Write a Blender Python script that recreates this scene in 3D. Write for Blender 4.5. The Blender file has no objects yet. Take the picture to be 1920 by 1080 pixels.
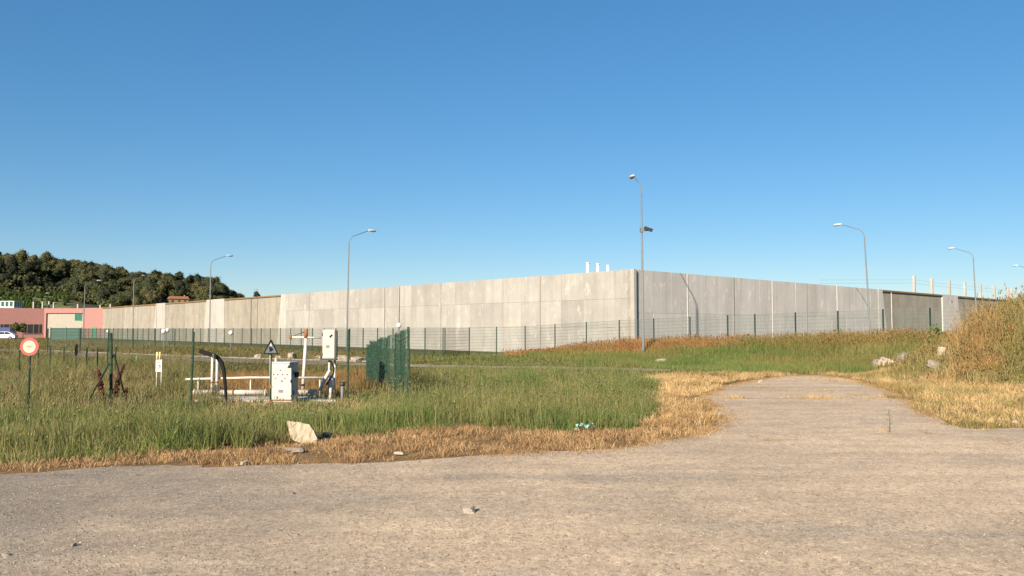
import bpy, bmesh, math, random
import numpy as np
from mathutils import Vector, Matrix

random.seed(7)
rng = np.random.default_rng(11)
R = math.radians
sc = bpy.context.scene
col = sc.collection

# ------------------------------------------------------------------ camera
F, CX, CY, EYE = 1536.0, 960.0, 540.0, 2.0
PITCH = math.atan(76.0 / F)
cam_d = bpy.data.cameras.new('camera')
cam_d.lens = 28.8
cam_d.sensor_width = 36
cam_d.clip_end = 6000
cam = bpy.data.objects.new('camera', cam_d)
cam.location = (0, 0, EYE)
cam.rotation_euler = (R(90) + PITCH, 0, 0)
col.objects.link(cam)
sc.camera = cam

# ------------------------------------------------------------------ sky, sun, exposure
SUN_EL = R(23)
SUN_AZ = math.atan2(-0.415, -0.91)         # compass angle of the sun, from +Y towards +X
w = bpy.data.worlds.new('World')
sc.world = w
w.use_nodes = True
wn = w.node_tree.nodes
sky = wn.new('ShaderNodeTexSky')
sky.sky_type = 'NISHITA'
sky.sun_disc = False
sky.sun_elevation = SUN_EL
sky.sun_rotation = SUN_AZ % (2 * math.pi)
sky.altitude = 50
sky.air_density = 1.0
sky.dust_density = 0.0
sky.ozone_density = 6.0
gm = wn.new('ShaderNodeGamma')
gm.inputs[1].default_value = 0.70
w.node_tree.links.new(sky.outputs[0], gm.inputs[0])
hs = wn.new('ShaderNodeHueSaturation')
hs.inputs['Saturation'].default_value = 1.3
w.node_tree.links.new(gm.outputs[0], hs.inputs['Color'])
w.node_tree.links.new(hs.outputs[0], wn['Background'].inputs[0])
wn['Background'].inputs[1].default_value = 0.096
sun_d = bpy.data.lights.new('sun', 'SUN')
sun_d.energy = 5.0
sun_d.angle = R(0.5)
sun_d.color = (1.0, 0.87, 0.70)
sun = bpy.data.objects.new('sun', sun_d)
S = Vector((math.sin(SUN_AZ) * math.cos(SUN_EL), math.cos(SUN_AZ) * math.cos(SUN_EL), math.sin(SUN_EL)))
sun.rotation_euler = S.to_track_quat('Z', 'Y').to_euler()
sun.location = (-30, -60, 40)
col.objects.link(sun)
sc.view_settings.view_transform = 'Standard'
sc.view_settings.look = 'None'
sc.view_settings.gamma = 1
sc.view_settings.exposure = 1.07
sc.view_settings.use_curve_mapping = False

# ------------------------------------------------------------------ pixel -> place
CP, SP = math.cos(PITCH), math.sin(PITCH)


def at_z(px, py, z=0.0):
    u, v = (px - CX) / F, (CY - py) / F
    s = (z - EYE) / (v * CP + SP)
    return Vector((u * s, (CP - v * SP) * s, z))


def at_y(px, py, Y):
    u, v = (px - CX) / F, (CY - py) / F
    s = Y / (CP - v * SP)
    return Vector((u * s, Y, EYE + (v * CP + SP) * s))


def gx(px, Y):
    """X of image column px at depth Y (near the horizon row)"""
    return (px - CX) / F * Y * CP


# ------------------------------------------------------------------ noise and terrain
def vnoise(x, y, scale=1.0, seed=0):
    x = np.asarray(x, float) / scale + seed * 17.31
    y = np.asarray(y, float) / scale + seed * 9.73
    xi, yi = np.floor(x), np.floor(y)
    fx, fy = x - xi, y - yi
    fx, fy = fx * fx * (3 - 2 * fx), fy * fy * (3 - 2 * fy)

    def h(a, b):
        q = np.sin(a * 127.1 + b * 311.7 + seed * 74.7) * 43758.5453
        return q - np.floor(q)
    return ((h(xi, yi) * (1 - fx) + h(xi + 1, yi) * fx) * (1 - fy)
            + (h(xi, yi + 1) * (1 - fx) + h(xi + 1, yi + 1) * fx) * fy)


def smooth(a, b, x):
    t = np.clip((x - a) / (b - a), 0, 1)
    return t * t * (3 - 2 * t)


FX0, FY0, FSL = 0.95, 59.0, -0.5825        # the fence on the bank: y = FY0 + FSL*(x-FX0)


def bank_z(x, y):
    d = (FY0 + FSL * (x - FX0) - y) * 0.864
    zf = np.interp(x, [-4, 1, 7.3, 11.4, 16.8, 20.8, 25, 40], [0, .15, .54, .72, .92, 1.05, 1.17, 1.3])
    prof = np.where(d > 0, 1 - smooth(1.0, 9.0, d), 1 - smooth(1.5, 10, -d))
    m = np.maximum(3.1 * np.exp(-((x - 22.4) / 4.7) ** 2 - ((y - 32.5) / 4.6) ** 2) - .16, 0)
    return np.maximum(zf * prof, 0) + m


def hz(x, y):
    x = np.asarray(x, float)
    y = np.asarray(y, float)
    g = -0.03 + 0.035 * vnoise(x, y, 1.3, 3)
    b = bank_z(x, y)
    return g + b * (1 + 0.25 * (vnoise(x, y, 2.2, 5) - .5))


HR_PX = [-300, 0, 100, 200, 250, 330, 400, 440, 470, 520]
HR_Z = [31, 33.6, 31.8, 27.2, 23.6, 22.6, 21.3, 15.3, 9.5, 0]


def hill_z(x, y):
    x = np.asarray(x, float)
    y = np.asarray(y, float)
    px = CX + F * x / y
    Rr = np.interp(px, HR_PX, HR_Z)
    z = Rr * smooth(230, 430, y)
    # bench of the vineyard below the wood
    bench = (1 - smooth(118, 150, px)) * smooth(-209, -203, x)
    z = np.where(bench > 0, z * (1 - bench) + np.minimum(z, 15.8) * bench, z)
    return z - 0.6


# ------------------------------------------------------------------ materials
MATS = {}


def new_mat(name):
    m = bpy.data.materials.new(name)
    m.use_nodes = True
    nt = m.node_tree
    b = nt.nodes['Principled BSDF']
    MATS[name] = m
    return m, nt, b


def N(nt, kind, **kw):
    n = nt.nodes.new(kind)
    for k, v in kw.items():
        if k.startswith('i_'):
            key = k[2:]
            n.inputs[int(key) if key.isdigit() else key.replace('_', ' ')].default_value = v
        else:
            setattr(n, k, v)
    return n


def ramp(nt, fac, stops):
    r = nt.nodes.new('ShaderNodeValToRGB')
    e = r.color_ramp.elements
    while len(e) < len(stops):
        e.new(0.5)
    for i, (p, c) in enumerate(stops):
        e[i].position = p
        e[i].color = (*c, 1) if len(c) == 3 else c
    nt.links.new(fac, r.inputs[0])
    return r.outputs[0]


def mixc(nt, a, b, fac, mode='MIX'):
    m = nt.nodes.new('ShaderNodeMix')
    m.data_type = 'RGBA'
    m.blend_type = mode
    for sock, v in ((m.inputs[6], a), (m.inputs[7], b), (m.inputs[0], fac)):
        if isinstance(v, (int, float)):
            sock.default_value = v
        elif isinstance(v, tuple):
            sock.default_value = (*v, 1) if len(v) == 3 else v
        else:
            nt.links.new(v, sock)
    return m.outputs[2]


def coords(nt, scale=(1, 1, 1), kind='Object'):
    tc = nt.nodes.new('ShaderNodeTexCoord')
    mp = nt.nodes.new('ShaderNodeMapping')
    mp.inputs['Scale'].default_value = scale
    nt.links.new(tc.outputs[kind], mp.inputs['Vector'])
    return mp.outputs[0]


def noise(nt, vec, scale, detail=4, rough=.6):
    n = N(nt, 'ShaderNodeTexNoise')
    n.inputs['Scale'].default_value = scale
    n.inputs['Detail'].default_value = detail
    n.inputs['Roughness'].default_value = rough
    nt.links.new(vec, n.inputs['Vector'])
    return n.outputs[0]


def bump(nt, b, h, strength=.3, dist=.02):
    bp = nt.nodes.new('ShaderNodeBump')
    bp.inputs['Strength'].default_value = strength
    bp.inputs['Distance'].default_value = dist
    nt.links.new(h, bp.inputs['Height'])
    nt.links.new(bp.outputs[0], b.inputs['Normal'])


def simple(name, c, rough=.6, metal=0, var=.25, scale=6, dirt=None, bmp=.1, spec=.5):
    """painted, worn surface: base colour with blotchy wear"""
    m, nt, b = new_mat(name)
    v = coords(nt)
    n = noise(nt, v, scale, 6, .65)
    lo = tuple(k * (1 - var) for k in c)
    hi = tuple(min(1, k * (1 + var * .6)) for k in c)
    cc = ramp(nt, n, [(.3, lo), (.7, hi)])
    if dirt:
        n2 = noise(nt, v, scale * .5, 5, .7)
        f = ramp(nt, n2, [(.52, (0, 0, 0)), (.66, (1, 1, 1))])
        cc = mixc(nt, cc, dirt, f)
    nt.links.new(cc, b.inputs['Base Color'])
    b.inputs['Roughness'].default_value = rough
    b.inputs['Metallic'].default_value = metal
    b.inputs['Specular IOR Level'].default_value = spec
    if bmp:
        bump(nt, b, noise(nt, v, scale * 8, 3), bmp, .005)
    return m


def veg(name, trans=.25, rough=.7, gain=1.0):
    """grass and leaves: colour from the blade's own attribute"""
    m, nt, b = new_mat(name)
    a = N(nt, 'ShaderNodeAttribute', attribute_name='Col')
    nt.links.new(a.outputs['Color'], b.inputs['Base Color'])
    b.inputs['Roughness'].default_value = rough
    b.inputs['Specular IOR Level'].default_value = .25
    if trans:
        t = nt.nodes.new('ShaderNodeBsdfTranslucent')
        nt.links.new(a.outputs['Color'], t.inputs[0])
        mx = nt.nodes.new('ShaderNodeMixShader')
        mx.inputs[0].default_value = trans
        nt.links.new(b.outputs[0], mx.inputs[1])
        nt.links.new(t.outputs[0], mx.inputs[2])
        nt.links.new(mx.outputs[0], nt.nodes['Material Output'].inputs[0])
    return m


def concrete(name, base, tone=.16, streak=.25, patch=.2, warm=(1, 1, 1)):
    m, nt, b = new_mat(name)
    geo = N(nt, 'ShaderNodeNewGeometry')

    def wv(s):
        mp = nt.nodes.new('ShaderNodeMapping')
        mp.inputs['Scale'].default_value = s
        nt.links.new(geo.outputs['Position'], mp.inputs['Vector'])
        return mp.outputs[0]
    oi = N(nt, 'ShaderNodeObjectInfo')
    c = ramp(nt, oi.outputs['Random'], [(0, tuple(k * (1 - tone) for k in base)), (.5, base),
                                         (1, tuple(min(1, k * (1 + tone * .8)) for k in base))])
    st = noise(nt, wv((1.1, 1.1, .12)), 1.0, 6, .65)       # rain streaks
    c = mixc(nt, c, ramp(nt, st, [(.36, (1 - streak, 1 - streak, 1 - streak * 1.05)), (.6, (1, 1, 1))]), 1.0, 'MULTIPLY')
    bl = noise(nt, wv((.5, .5, .7)), 1.0, 7, .7)            # cloudy patches
    c = mixc(nt, c, ramp(nt, bl, [(.35, (1 - patch, 1 - patch, 1 - patch * .95)), (.62, (1, 1, 1))]), 1.0, 'MULTIPLY')
    ef = noise(nt, wv((.8, .8, .5)), 1.6, 6, .75)           # lime bloom
    c = mixc(nt, c, tuple(min(1, k * 1.35) for k in base), ramp(nt, ef, [(.56, (0, 0, 0)), (.72, (.8, .8, .8))]))
    sz_ = nt.nodes.new('ShaderNodeSeparateXYZ')
    nt.links.new(geo.outputs['Position'], sz_.inputs[0])
    dr0 = noise(nt, wv((3.2, 3.2, .05)), 1.0, 4, .6)
    mr_ = nt.nodes.new('ShaderNodeMapRange')
    nt.links.new(sz_.outputs[2], mr_.inputs[0])
    mr_.inputs[1].default_value = 2.6
    mr_.inputs[2].default_value = 6.4
    mm = nt.nodes.new('ShaderNodeMath')
    mm.operation = 'MULTIPLY'
    nt.links.new(mr_.outputs[0], mm.inputs[0])
    nt.links.new(ramp(nt, dr0, [(.54, (0, 0, 0)), (.68, (.45, .45, .45))]), mm.inputs[1])
    c = mixc(nt, c, tuple(k * .55 for k in base), mm.outputs[0])
    fine = noise(nt, wv((1, 1, 1)), 22, 4, .7)
    c = mixc(nt, c, ramp(nt, fine, [(.3, (.86, .86, .86)), (.7, (1.06, 1.06, 1.06))]), 1.0, 'MULTIPLY')
    nt.links.new(c, b.inputs['Base Color'])
    b.inputs['Roughness'].default_value = .9
    b.inputs['Specular IOR Level'].default_value = .2
    bump(nt, b, fine, .25, .01)
    return m


concrete('concrete', (.345, .328, .30), .10, .13, .12)
concrete('concrete_lightened', (.52, .495, .46), .05, .13, .10)  # right wall: smoother finish, colour also lightened to offset the grazing sun
concrete('concrete_old', (.32, .29, .24), .07, .2, .15)
concrete('concrete_pale', (.40, .375, .34), .03, .12, .1)
simple('coping_brown', (.20, .125, .055), .85, var=.35)
simple('joint_dark', (.10, .09, .085), .8)
simple('joint_white', (.52, .49, .46), .7, var=.12)
simple('galvanised', (.15, .155, .155), .7, .1, var=.15)
simple('lamp_white', (.45, .45, .43), .4, var=.1)
simple('lens_glass', (.30, .31, .32), .15, var=.1)
simple('green_paint', (.012, .036, .023), .7, var=.3, spec=.2)
simple('green_paint_worn', (.017, .045, .028), .75, spec=.15, var=.35, dirt=(.10, .085, .05))
simple('wire_green', (.05, .085, .065), .5, var=.2)
simple('net_green', (.013, .045, .027), .75, var=.35, scale=9)
simple('gate_green', (.02, .085, .065), .6, var=.3)
simple('white_paint', (.50, .48, .44), .5, var=.12, dirt=(.32, .27, .20))
simple('cabinet_white', (.41, .395, .355), .6, var=.10, dirt=(.33, .30, .245), scale=5)
simple('rust', (.24, .095, .035), .85, var=.45, scale=20)
simple('black_plastic', (.008, .009, .009), .75, var=.3, spec=.15)
simple('dark_metal', (.03, .032, .034), .45, var=.3)
simple('slate_plate', (.055, .075, .095), .5, var=.3)
simple('rubber', (.015, .015, .015), .85)
simple('sign_red', (.42, .045, .045), .4, var=.12)
simple('sign_cream', (.56, .47, .27), .45, var=.06)
simple('sign_smudge', (.13, .09, .05), .6)
simple('yellow_tube', (.78, .62, .20), .4, var=.1)
simple('green_bright', (.06, .34, .06), .6, var=.15)
simple('pink_lit_tone', (.31, .155, .137), .85, var=.07, scale=2)  # pink for the sunlit faces, lowered against the direct sun
simple('pink_shade_tone', (.45, .215, .185), .85, var=.07, scale=2)  # same pink for the dim side wall, lightened to offset its shade
simple('beige_wall', (.31, .285, .235), .9, var=.08, scale=2)
simple('teal_glass', (.03, .12, .09), .15, var=.3)
simple('dark_glass', (.02, .03, .03), .1, var=.3)
simple('green_door', (.01, .22, .10), .5, var=.1)
simple('tower_white', (.55, .54, .52), .7, var=.05)
simple('car_white', (.68, .69, .70), .25, var=.05, bmp=0)
simple('truck_blue', (.012, .035, .14), .35, var=.2, bmp=0)
simple('roof_orange', (.26, .12, .065), .85, var=.3)
simple('house_wall', (.20, .14, .10), .9, var=.15)
simple('bark', (.075, .055, .04), .95, var=.4, scale=3)
simple('stone_beige', (.38, .32, .23), .9, var=.3, scale=9, bmp=.6, dirt=(.24, .18, .11))
simple('stone_pale', (.36, .31, .25), .9, var=.3, scale=8, bmp=.5, dirt=(.22, .17, .11))
simple('stone_grey', (.22, .19, .155), .9, var=.3, scale=8, bmp=.5)
simple('stone_rubble', (.42, .34, .26), .9, var=.35, scale=5, bmp=.5, dirt=(.25, .17, .10))
simple('plastic_teal', (.25, .48, .42), .35, var=.1)
simple('plastic_white', (.62, .61, .60), .4, var=.05)
simple('kerb_stone', (.24, .215, .175), .9, var=.2)
simple('dock_brown', (.095, .032, .014), .9, var=.4, scale=30)
simple('stalk_green', (.07, .09, .03), .8, var=.3)
m = simple('net_weave', (.016, .056, .031), .75, var=.35, scale=9)
nt = m.node_tree
wv = N(nt, 'ShaderNodeTexNoise')
wv.inputs['Scale'].default_value = 48
wv.inputs['Detail'].default_value = 3
mp = nt.nodes.new('ShaderNodeMapping')
mp.inputs['Scale'].default_value = (1, 1, .6)
tc = nt.nodes.new('ShaderNodeTexCoord')
nt.links.new(tc.outputs['Object'], mp.inputs[0])
nt.links.new(mp.outputs[0], wv.inputs['Vector'])
tb = nt.nodes.new('ShaderNodeBsdfTransparent')
mx = nt.nodes.new('ShaderNodeMixShader')
nt.links.new(ramp(nt, wv.outputs[0], [(.46, (.05, .05, .05)), (.60, (.92, .92, .92))]), mx.inputs[0])
nt.links.new(tb.outputs[0], mx.inputs[1])
nt.links.new(nt.nodes['Principled BSDF'].outputs[0], mx.inputs[2])
nt.links.new(mx.outputs[0], nt.nodes['Material Output'].inputs[0])
veg('grass_blades', .28)
veg('leaf', .15, .75)
simple('gravel_stone', (.30, .26, .215), .9, var=.4, scale=12, bmp=0)

# ground: soil and thatch, colour by what grows there (attribute), broken up by noise
m, nt, b = new_mat('ground_soil')
a = N(nt, 'ShaderNodeAttribute', attribute_name='Col')
v = coords(nt)
n1 = noise(nt, v, .9, 8, .75)
n2 = noise(nt, v, 14, 5, .75)
c = mixc(nt, a.outputs['Color'], ramp(nt, n1, [(.3, (.72, .72, .72)), (.7, (1.2, 1.15, 1.05))]), 1.0, 'MULTIPLY')
c = mixc(nt, c, ramp(nt, n2, [(.3, (.6, .6, .6)), (.7, (1.25, 1.22, 1.15))]), 1.0, 'MULTIPLY')
nt.links.new(c, b.inputs['Base Color'])
b.inputs['Roughness'].default_value = 1
b.inputs['Specular IOR Level'].default_value = .1
bump(nt, b, n2, .8, .06)

# road: worn chip-seal asphalt, dusty, with pale and dark chips
m, nt, b = new_mat('road_surface')
v = coords(nt)
big = noise(nt, v, .22, 6, .62)
base = ramp(nt, big, [(.38, (.50, .405, .30)), (.62, (.65, .515, .375))])
sx = nt.nodes.new('ShaderNodeSeparateXYZ')
nt.links.new(v, sx.inputs[0])
wob = nt.nodes.new('ShaderNodeMath')
wob.operation = 'MULTIPLY_ADD'
nt.links.new(noise(nt, v, .5, 5, .6), wob.inputs[0])
wob.inputs[1].default_value = 9.0
nt.links.new(sx.outputs[0], wob.inputs[2])
mr = nt.nodes.new('ShaderNodeMapRange')
nt.links.new(wob.outputs[0], mr.inputs[0])
mr.inputs[1].default_value = 3.5
mr.inputs[2].default_value = -1.0
base = mixc(nt, base, (.315, .272, .222), mr.outputs[0])          # bare aggregate on the left, dust to the right
g2 = noise(nt, coords(nt, (.22, .7, 1)), 1.0, 6, .65)
base = mixc(nt, base, (.41, .355, .29), ramp(nt, g2, [(.52, (0, 0, 0)), (.66, (.75, .75, .75))]))
pv = noise(nt, coords(nt, (.9, 1.6, 1)), 1.0, 7, .7)
base = mixc(nt, base, ramp(nt, pv, [(.3, (.80, .80, .80)), (.68, (1.10, 1.09, 1.06))]), 1.0, 'MULTIPLY')
rut = noise(nt, coords(nt, (.05, 1.5, 1)), 1.0, 3, .5)
base = mixc(nt, base, ramp(nt, rut, [(.36, (.91, .91, .91)), (.62, (1.03, 1.03, 1.025))]), 1.0, 'MULTIPLY')
mid = noise(nt, v, 7, 6, .75)
base = mixc(nt, base, ramp(nt, mid, [(.3, (.80, .79, .78)), (.7, (1.14, 1.12, 1.10))]), 1.0, 'MULTIPLY')
vo = N(nt, 'ShaderNodeTexVoronoi')
vo.inputs['Scale'].default_value = 62
nt.links.new(v, vo.inputs['Vector'])
sep = nt.nodes.new('ShaderNodeSeparateColor')
nt.links.new(vo.outputs['Color'], sep.inputs[0])
chip = ramp(nt, sep.outputs[0], [(0, (.45, .44, .43)), (.22, (.82, .80, .78)), (.75, (1.05, 1.03, 1.0)), (1, (1.35, 1.32, 1.26))])
base = mixc(nt, base, chip, .6, 'MULTIPLY')
vo3 = N(nt, 'ShaderNodeTexVoronoi')
vo3.inputs['Scale'].default_value = 26
nt.links.new(v, vo3.inputs['Vector'])
sep3 = nt.nodes.new('ShaderNodeSeparateColor')
nt.links.new(vo3.outputs['Color'], sep3.inputs[0])
base = mixc(nt, base, ramp(nt, sep3.outputs[1], [(0, (.55, .53, .52)), (.16, (.88, .87, .86)), (.85, (1.04, 1.03, 1.02)), (1, (1.30, 1.27, 1.22))]), .7, 'MULTIPLY')
nt.links.new(base, b.inputs['Base Color'])
b.inputs['Roughness'].default_value = .95
b.inputs['Specular IOR Level'].default_value = .15
ad = nt.nodes.new('ShaderNodeMath')
ad.operation = 'SUBTRACT'
ad.inputs[0].default_value = .8
nt.links.new(vo.outputs['Distance'], ad.inputs[1])
bump(nt, b, ad.outputs[0], .35, .010)

# far internal road
m, nt, b = new_mat('far_road_surface')
v = coords(nt)
b.inputs['Specular IOR Level'].default_value = .05
c = ramp(nt, noise(nt, v, .6, 7, .7), [(.3, (.17, .142, .108)), (.7, (.24, .20, .15))])
nt.links.new(c, b.inputs['Base Color'])
b.inputs['Roughness'].default_value = .95
m, nt, b = new_mat('track_sand')
v = coords(nt)
c = ramp(nt, noise(nt, v, 1.4, 8, .75), [(.3, (.20, .165, .105)), (.7, (.36, .29, .20))])
nt.links.new(c, b.inputs['Base Color'])
b.inputs['Roughness'].default_value = 1
bump(nt, b, noise(nt, v, 9, 6), .6, .05)

# hillside soil
m, nt, b = new_mat('hill_soil')
v = coords(nt)
a = N(nt, 'ShaderNodeAttribute', attribute_name='Col')
c = mixc(nt, a.outputs['Color'], ramp(nt, noise(nt, v, .25, 8, .75), [(.3, (.6, .6, .6)), (.7, (1.3, 1.25, 1.15))]), 1.0, 'MULTIPLY')
nt.links.new(c, b.inputs['Base Color'])
b.inputs['Roughness'].default_value = 1
bump(nt, b, noise(nt, v, .6, 5), .8, .6)


# ------------------------------------------------------------------ mesh helpers
class MB:
    def __init__(self):
        self.v, self.f, self.s = [], [], []

    def add(self, vs, fs, sm=False):
        o = len(self.v)
        self.v += [tuple(p) for p in vs]
        self.f += [tuple(i + o for i in f) for f in fs]
        self.s += [sm] * len(fs)
        return self

    def box(self, x0, x1, y0, y1, z0, z1, M=None):
        vs = [(x, y, z) for z in (z0, z1) for y in (y0, y1) for x in (x0, x1)]
        if M is not None:
            vs = [M @ Vector(p) for p in vs]
        return self.add(vs, [(0, 2, 3, 1), (4, 5, 7, 6), (0, 1, 5, 4), (2, 6, 7, 3), (0, 4, 6, 2), (1, 3, 7, 5)])

    def cbox(self, x0, x1, y0, y1, z0, z1, c=.01, M=None):
        """box with chamfered upright and top edges"""
        rings = []
        for z, k in ((z0, 0), (z1 - c, 0), (z1, c)):
            a, bb, cc, d = x0 + k, x1 - k, y0 + k, y1 - k
            e = c
            rings.append([(a + e, cc, z), (bb - e, cc, z), (bb, cc + e, z), (bb, d - e, z),
                          (bb - e, d, z), (a + e, d, z), (a, d - e, z), (a, cc + e, z)])
        vs = [p for r in rings for p in r]
        if M is not None:
            vs = [M @ Vector(p) for p in vs]
        fs = []
        for k in range(2):
            for i in range(8):
                j = (i + 1) % 8
                fs.append((k * 8 + i, k * 8 + j, k * 8 + 8 + j, k * 8 + 8 + i))
        fs.append(tuple(range(7, -1, -1)))
        fs.append(tuple(range(16, 24)))
        return self.add(vs, fs)

    def tube(self, pts, r, n=8, caps=True):
        pts = [Vector(p) for p in pts]
        rs = r if isinstance(r, (list, tuple)) else [r] * len(pts)
        vs, fs = [], []
        up = None
        for i, p in enumerate(pts):
            t = (pts[min(i + 1, len(pts) - 1)] - pts[max(i - 1, 0)]).normalized()
            if up is None:
                up = Vector((0, 0, 1)) if abs(t.z) < .9 else Vector((1, 0, 0))
            a = t.cross(up).normalized()
            bb = a.cross(t).normalized()
            up = bb
            for k in range(n):
                q = 2 * math.pi * k / n
                vs.append(p + (a * math.cos(q) + bb * math.sin(q)) * rs[i])
        for i in range(len(pts) - 1):
            for k in range(n):
                j = (k + 1) % n
                fs.append((i * n + k, i * n + j, (i + 1) * n + j, (i + 1) * n + k))
        self.add(vs, fs, True)
        if caps:
            o = len(self.v) - len(vs)
            self.f += [tuple(o + k for k in range(n - 1, -1, -1)), tuple(o + (len(pts) - 1) * n + k for k in range(n))]
            self.s += [False, False]
        return self

    def prism(self, prof, y0, y1, M=None):
        """profile in x,z pushed along y"""
        n = len(prof)
        vs = [(x, y0, z) for x, z in prof] + [(x, y1, z) for x, z in prof]
        if M is not None:
            vs = [M @ Vector(p) for p in vs]
        fs = [tuple(range(n)), tuple(range(2 * n - 1, n - 1, -1))]
        fs += [(i, n + i, n + (i + 1) % n, (i + 1) % n) for i in range(n)]
        return self.add(vs, fs)

    def ellipsoid(self, c, r, n=12, k=8, wob=0, rs=None):
        vs, fs = [], []
        for i in range(k + 1):
            t = math.pi * i / k
            for j in range(n):
                q = 2 * math.pi * j / n
                s = 1 + (rs.uniform(-wob, wob) if rs else 0)
                vs.append((c[0] + r[0] * s * math.sin(t) * math.cos(q), c[1] + r[1] * s * math.sin(t) * math.sin(q),
                           c[2] + r[2] * s * math.cos(t)))
        for i in range(k):
            for j in range(n):
                fs.append((i * n + j, (i + 1) * n + j, (i + 1) * n + (j + 1) % n, i * n + (j + 1) % n))
        return self.add(vs, fs, True)

    def mesh(self, name, mat):
        me = bpy.data.meshes.new(name)
        me.from_pydata(self.v, [], self.f)
        me.polygons.foreach_set('use_smooth', self.s)
        me.update()
        bm = bmesh.new()
        bm.from_mesh(me)
        bmesh.ops.recalc_face_normals(bm, faces=bm.faces)
        bm.to_mesh(me)
        bm.free()
        me.materials.append(MATS[mat])
        return me

    def build(self, name, mat, parent=None, loc=None, rotz=None):
        return link(name, self.mesh(name, mat), parent, loc, rotz)


def link(name, me, parent=None, loc=None, rotz=None):
    o = bpy.data.objects.new(name, me)
    col.objects.link(o)
    if parent is not None:
        o.parent = parent
    if loc is not None:
        o.location = loc
    if rotz is not None:
        o.rotation_euler = (0, 0, rotz)
    return o


def tag(o, label=None, cat=None, group=None, kind=None):
    for k, v_ in (('label', label), ('category', cat), ('group', group), ('kind', kind)):
        if v_:
            o[k] = v_
    return o


def thing(name, label, cat, loc=(0, 0, 0), rotz=0, group=None, tilt=(0, 0)):
    o = bpy.data.objects.new(name, None)
    o.empty_display_size = .2
    col.objects.link(o)
    o.location = loc
    o.rotation_euler = (tilt[0], tilt[1], rotz)
    return tag(o, label, cat, group)


def copy_tree(o, parent=None):
    c_ = o.copy()
    col.objects.link(c_)
    c_.parent = parent
    for ch in list(o.children):
        copy_tree(ch, c_)
    return c_


def np_mesh(name, V, tris, C, mat, smooth_=False):
    me = bpy.data.meshes.new(name)
    me.vertices.add(len(V))
    me.vertices.foreach_set('co', np.ascontiguousarray(V, np.float32).ravel())
    me.loops.add(tris.size)
    me.loops.foreach_set('vertex_index', np.ascontiguousarray(tris, np.int32).ravel())
    me.polygons.add(len(tris))
    me.polygons.foreach_set('loop_start', np.arange(len(tris), dtype=np.int32) * tris.shape[1])
    if smooth_:
        me.polygons.foreach_set('use_smooth', np.ones(len(tris), bool))
    me.update(calc_edges=True)
    if C is not None:
        at = me.attributes.new('Col', 'FLOAT_COLOR', 'POINT')
        at.data.foreach_set('color', np.ascontiguousarray(np.c_[C, np.ones(len(C))], np.float32).ravel())
    me.materials.append(MATS[mat])
    return me


def inpoly(x, y, poly):
    P = np.array([(p[0], p[1]) for p in poly])
    r = np.zeros(len(x), bool)
    j = len(P) - 1
    for i in range(len(P)):
        xi, yi, xj, yj = P[i][0], P[i][1], P[j][0], P[j][1]
        c_ = ((yi > y) != (yj > y)) & (x < (xj - xi) * (y - yi) / (yj - yi + 1e-12) + xi)
        r ^= c_
        j = i
    return r


def dist_poly(x, y, poly):
    P = np.array([(p[0], p[1]) for p in poly])
    d = np.full(len(x), 1e9)
    for i in range(len(P)):
        a_, b_ = P[i], P[(i + 1) % len(P)]
        e = b_ - a_
        t = np.clip(((x - a_[0]) * e[0] + (y - a_[1]) * e[1]) / (e @ e + 1e-12), 0, 1)
        d = np.minimum(d, np.hypot(x - a_[0] - t * e[0], y - a_[1] - t * e[1]))
    return d


# ------------------------------------------------------------------ road and ground outlines
EDGE_PX = [(0, 893), (150, 881), (300, 876), (440, 873), (640, 868), (760, 866), (870, 860), (980, 852), (1080, 847), (1180, 838),
           (1290, 819), (1340, 796), (1335, 770), (1305, 748), (1345, 728), (1400, 715), (1450, 708), (1500, 704), (1560, 705),
           (1610, 714), (1650, 728), (1690, 742), (1725, 760), (1755, 780), (1785, 800), (1830, 807), (1920, 806)]
edge = [at_z(*p).to_2d() for p in EDGE_PX]
EDGE0 = [Vector((-70, -2)), Vector((-25, 7.2))] + edge + [Vector((22, 17.2)), Vector((70, 20))]
ROAD = []
for i in range(len(EDGE0) - 1):
    a_, b_ = EDGE0[i], EDGE0[i + 1]
    n_ = max(1, int((b_ - a_).length / .22)) if 2 <= i < len(EDGE0) - 3 else 6
    for k in range(n_):
        p = a_.lerp(b_, k / n_)
        j = (.26 * (float(vnoise(p.x, p.y, .45, 8)) - .5) + .40 * (float(vnoise(p.x, p.y, 1.4, 9)) - .5)) * (1 if abs(p.x) < 20 else 0) + .07 * random.uniform(-1, 1)
        ROAD.append(Vector((p.x + j * .5, p.y + j)))
ROAD += [EDGE0[-1], Vector((70, -14)), Vector((-70, -14))]

# ground grid, fine near the camera
def lines(stops):
    out = []
    for a_, b_, s in stops:
        out += list(np.arange(a_, b_, s))
    return np.array(out + [stops[-1][1]])


xs = lines([(-2500, -400, 150), (-400, -60, 20), (-60, -14, 2), (-14, 32, .5), (32, 70, 2), (70, 400, 20), (400, 2500, 150)])
ys = lines([(-300, -20, 40), (-20, 8, 2), (8, 62, .5), (62, 130, 3), (130, 400, 20), (400, 3000, 200)])
XX, YY = np.meshgrid(xs, ys)
fx_, fy_ = XX.ravel(), YY.ravel()
G1 = [at_z(*p).to_2d() for p in [(-150, 880), (0, 868), (150, 866), (440, 836), (640, 818), (860, 800), (990, 806), (1080, 812), (1180, 803), (1235, 760), (1235, 722), (1190, 708), (1000, 704), (780, 703), (640, 730), (360, 765), (0, 790), (-150, 790)]]
soil = np.tile(np.array([.115, .10, .045]), (len(fx_), 1))
far = smooth(24, 36, fy_)[:, None]
soil = np.tile(np.array([.26, .175, .09]), (len(fx_), 1)) * (1 - far) + np.array([.095, .092, .036]) * far
V = np.c_[fx_, fy_, hz(fx_, fy_)]
nx, ny = len(xs), len(ys)
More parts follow.
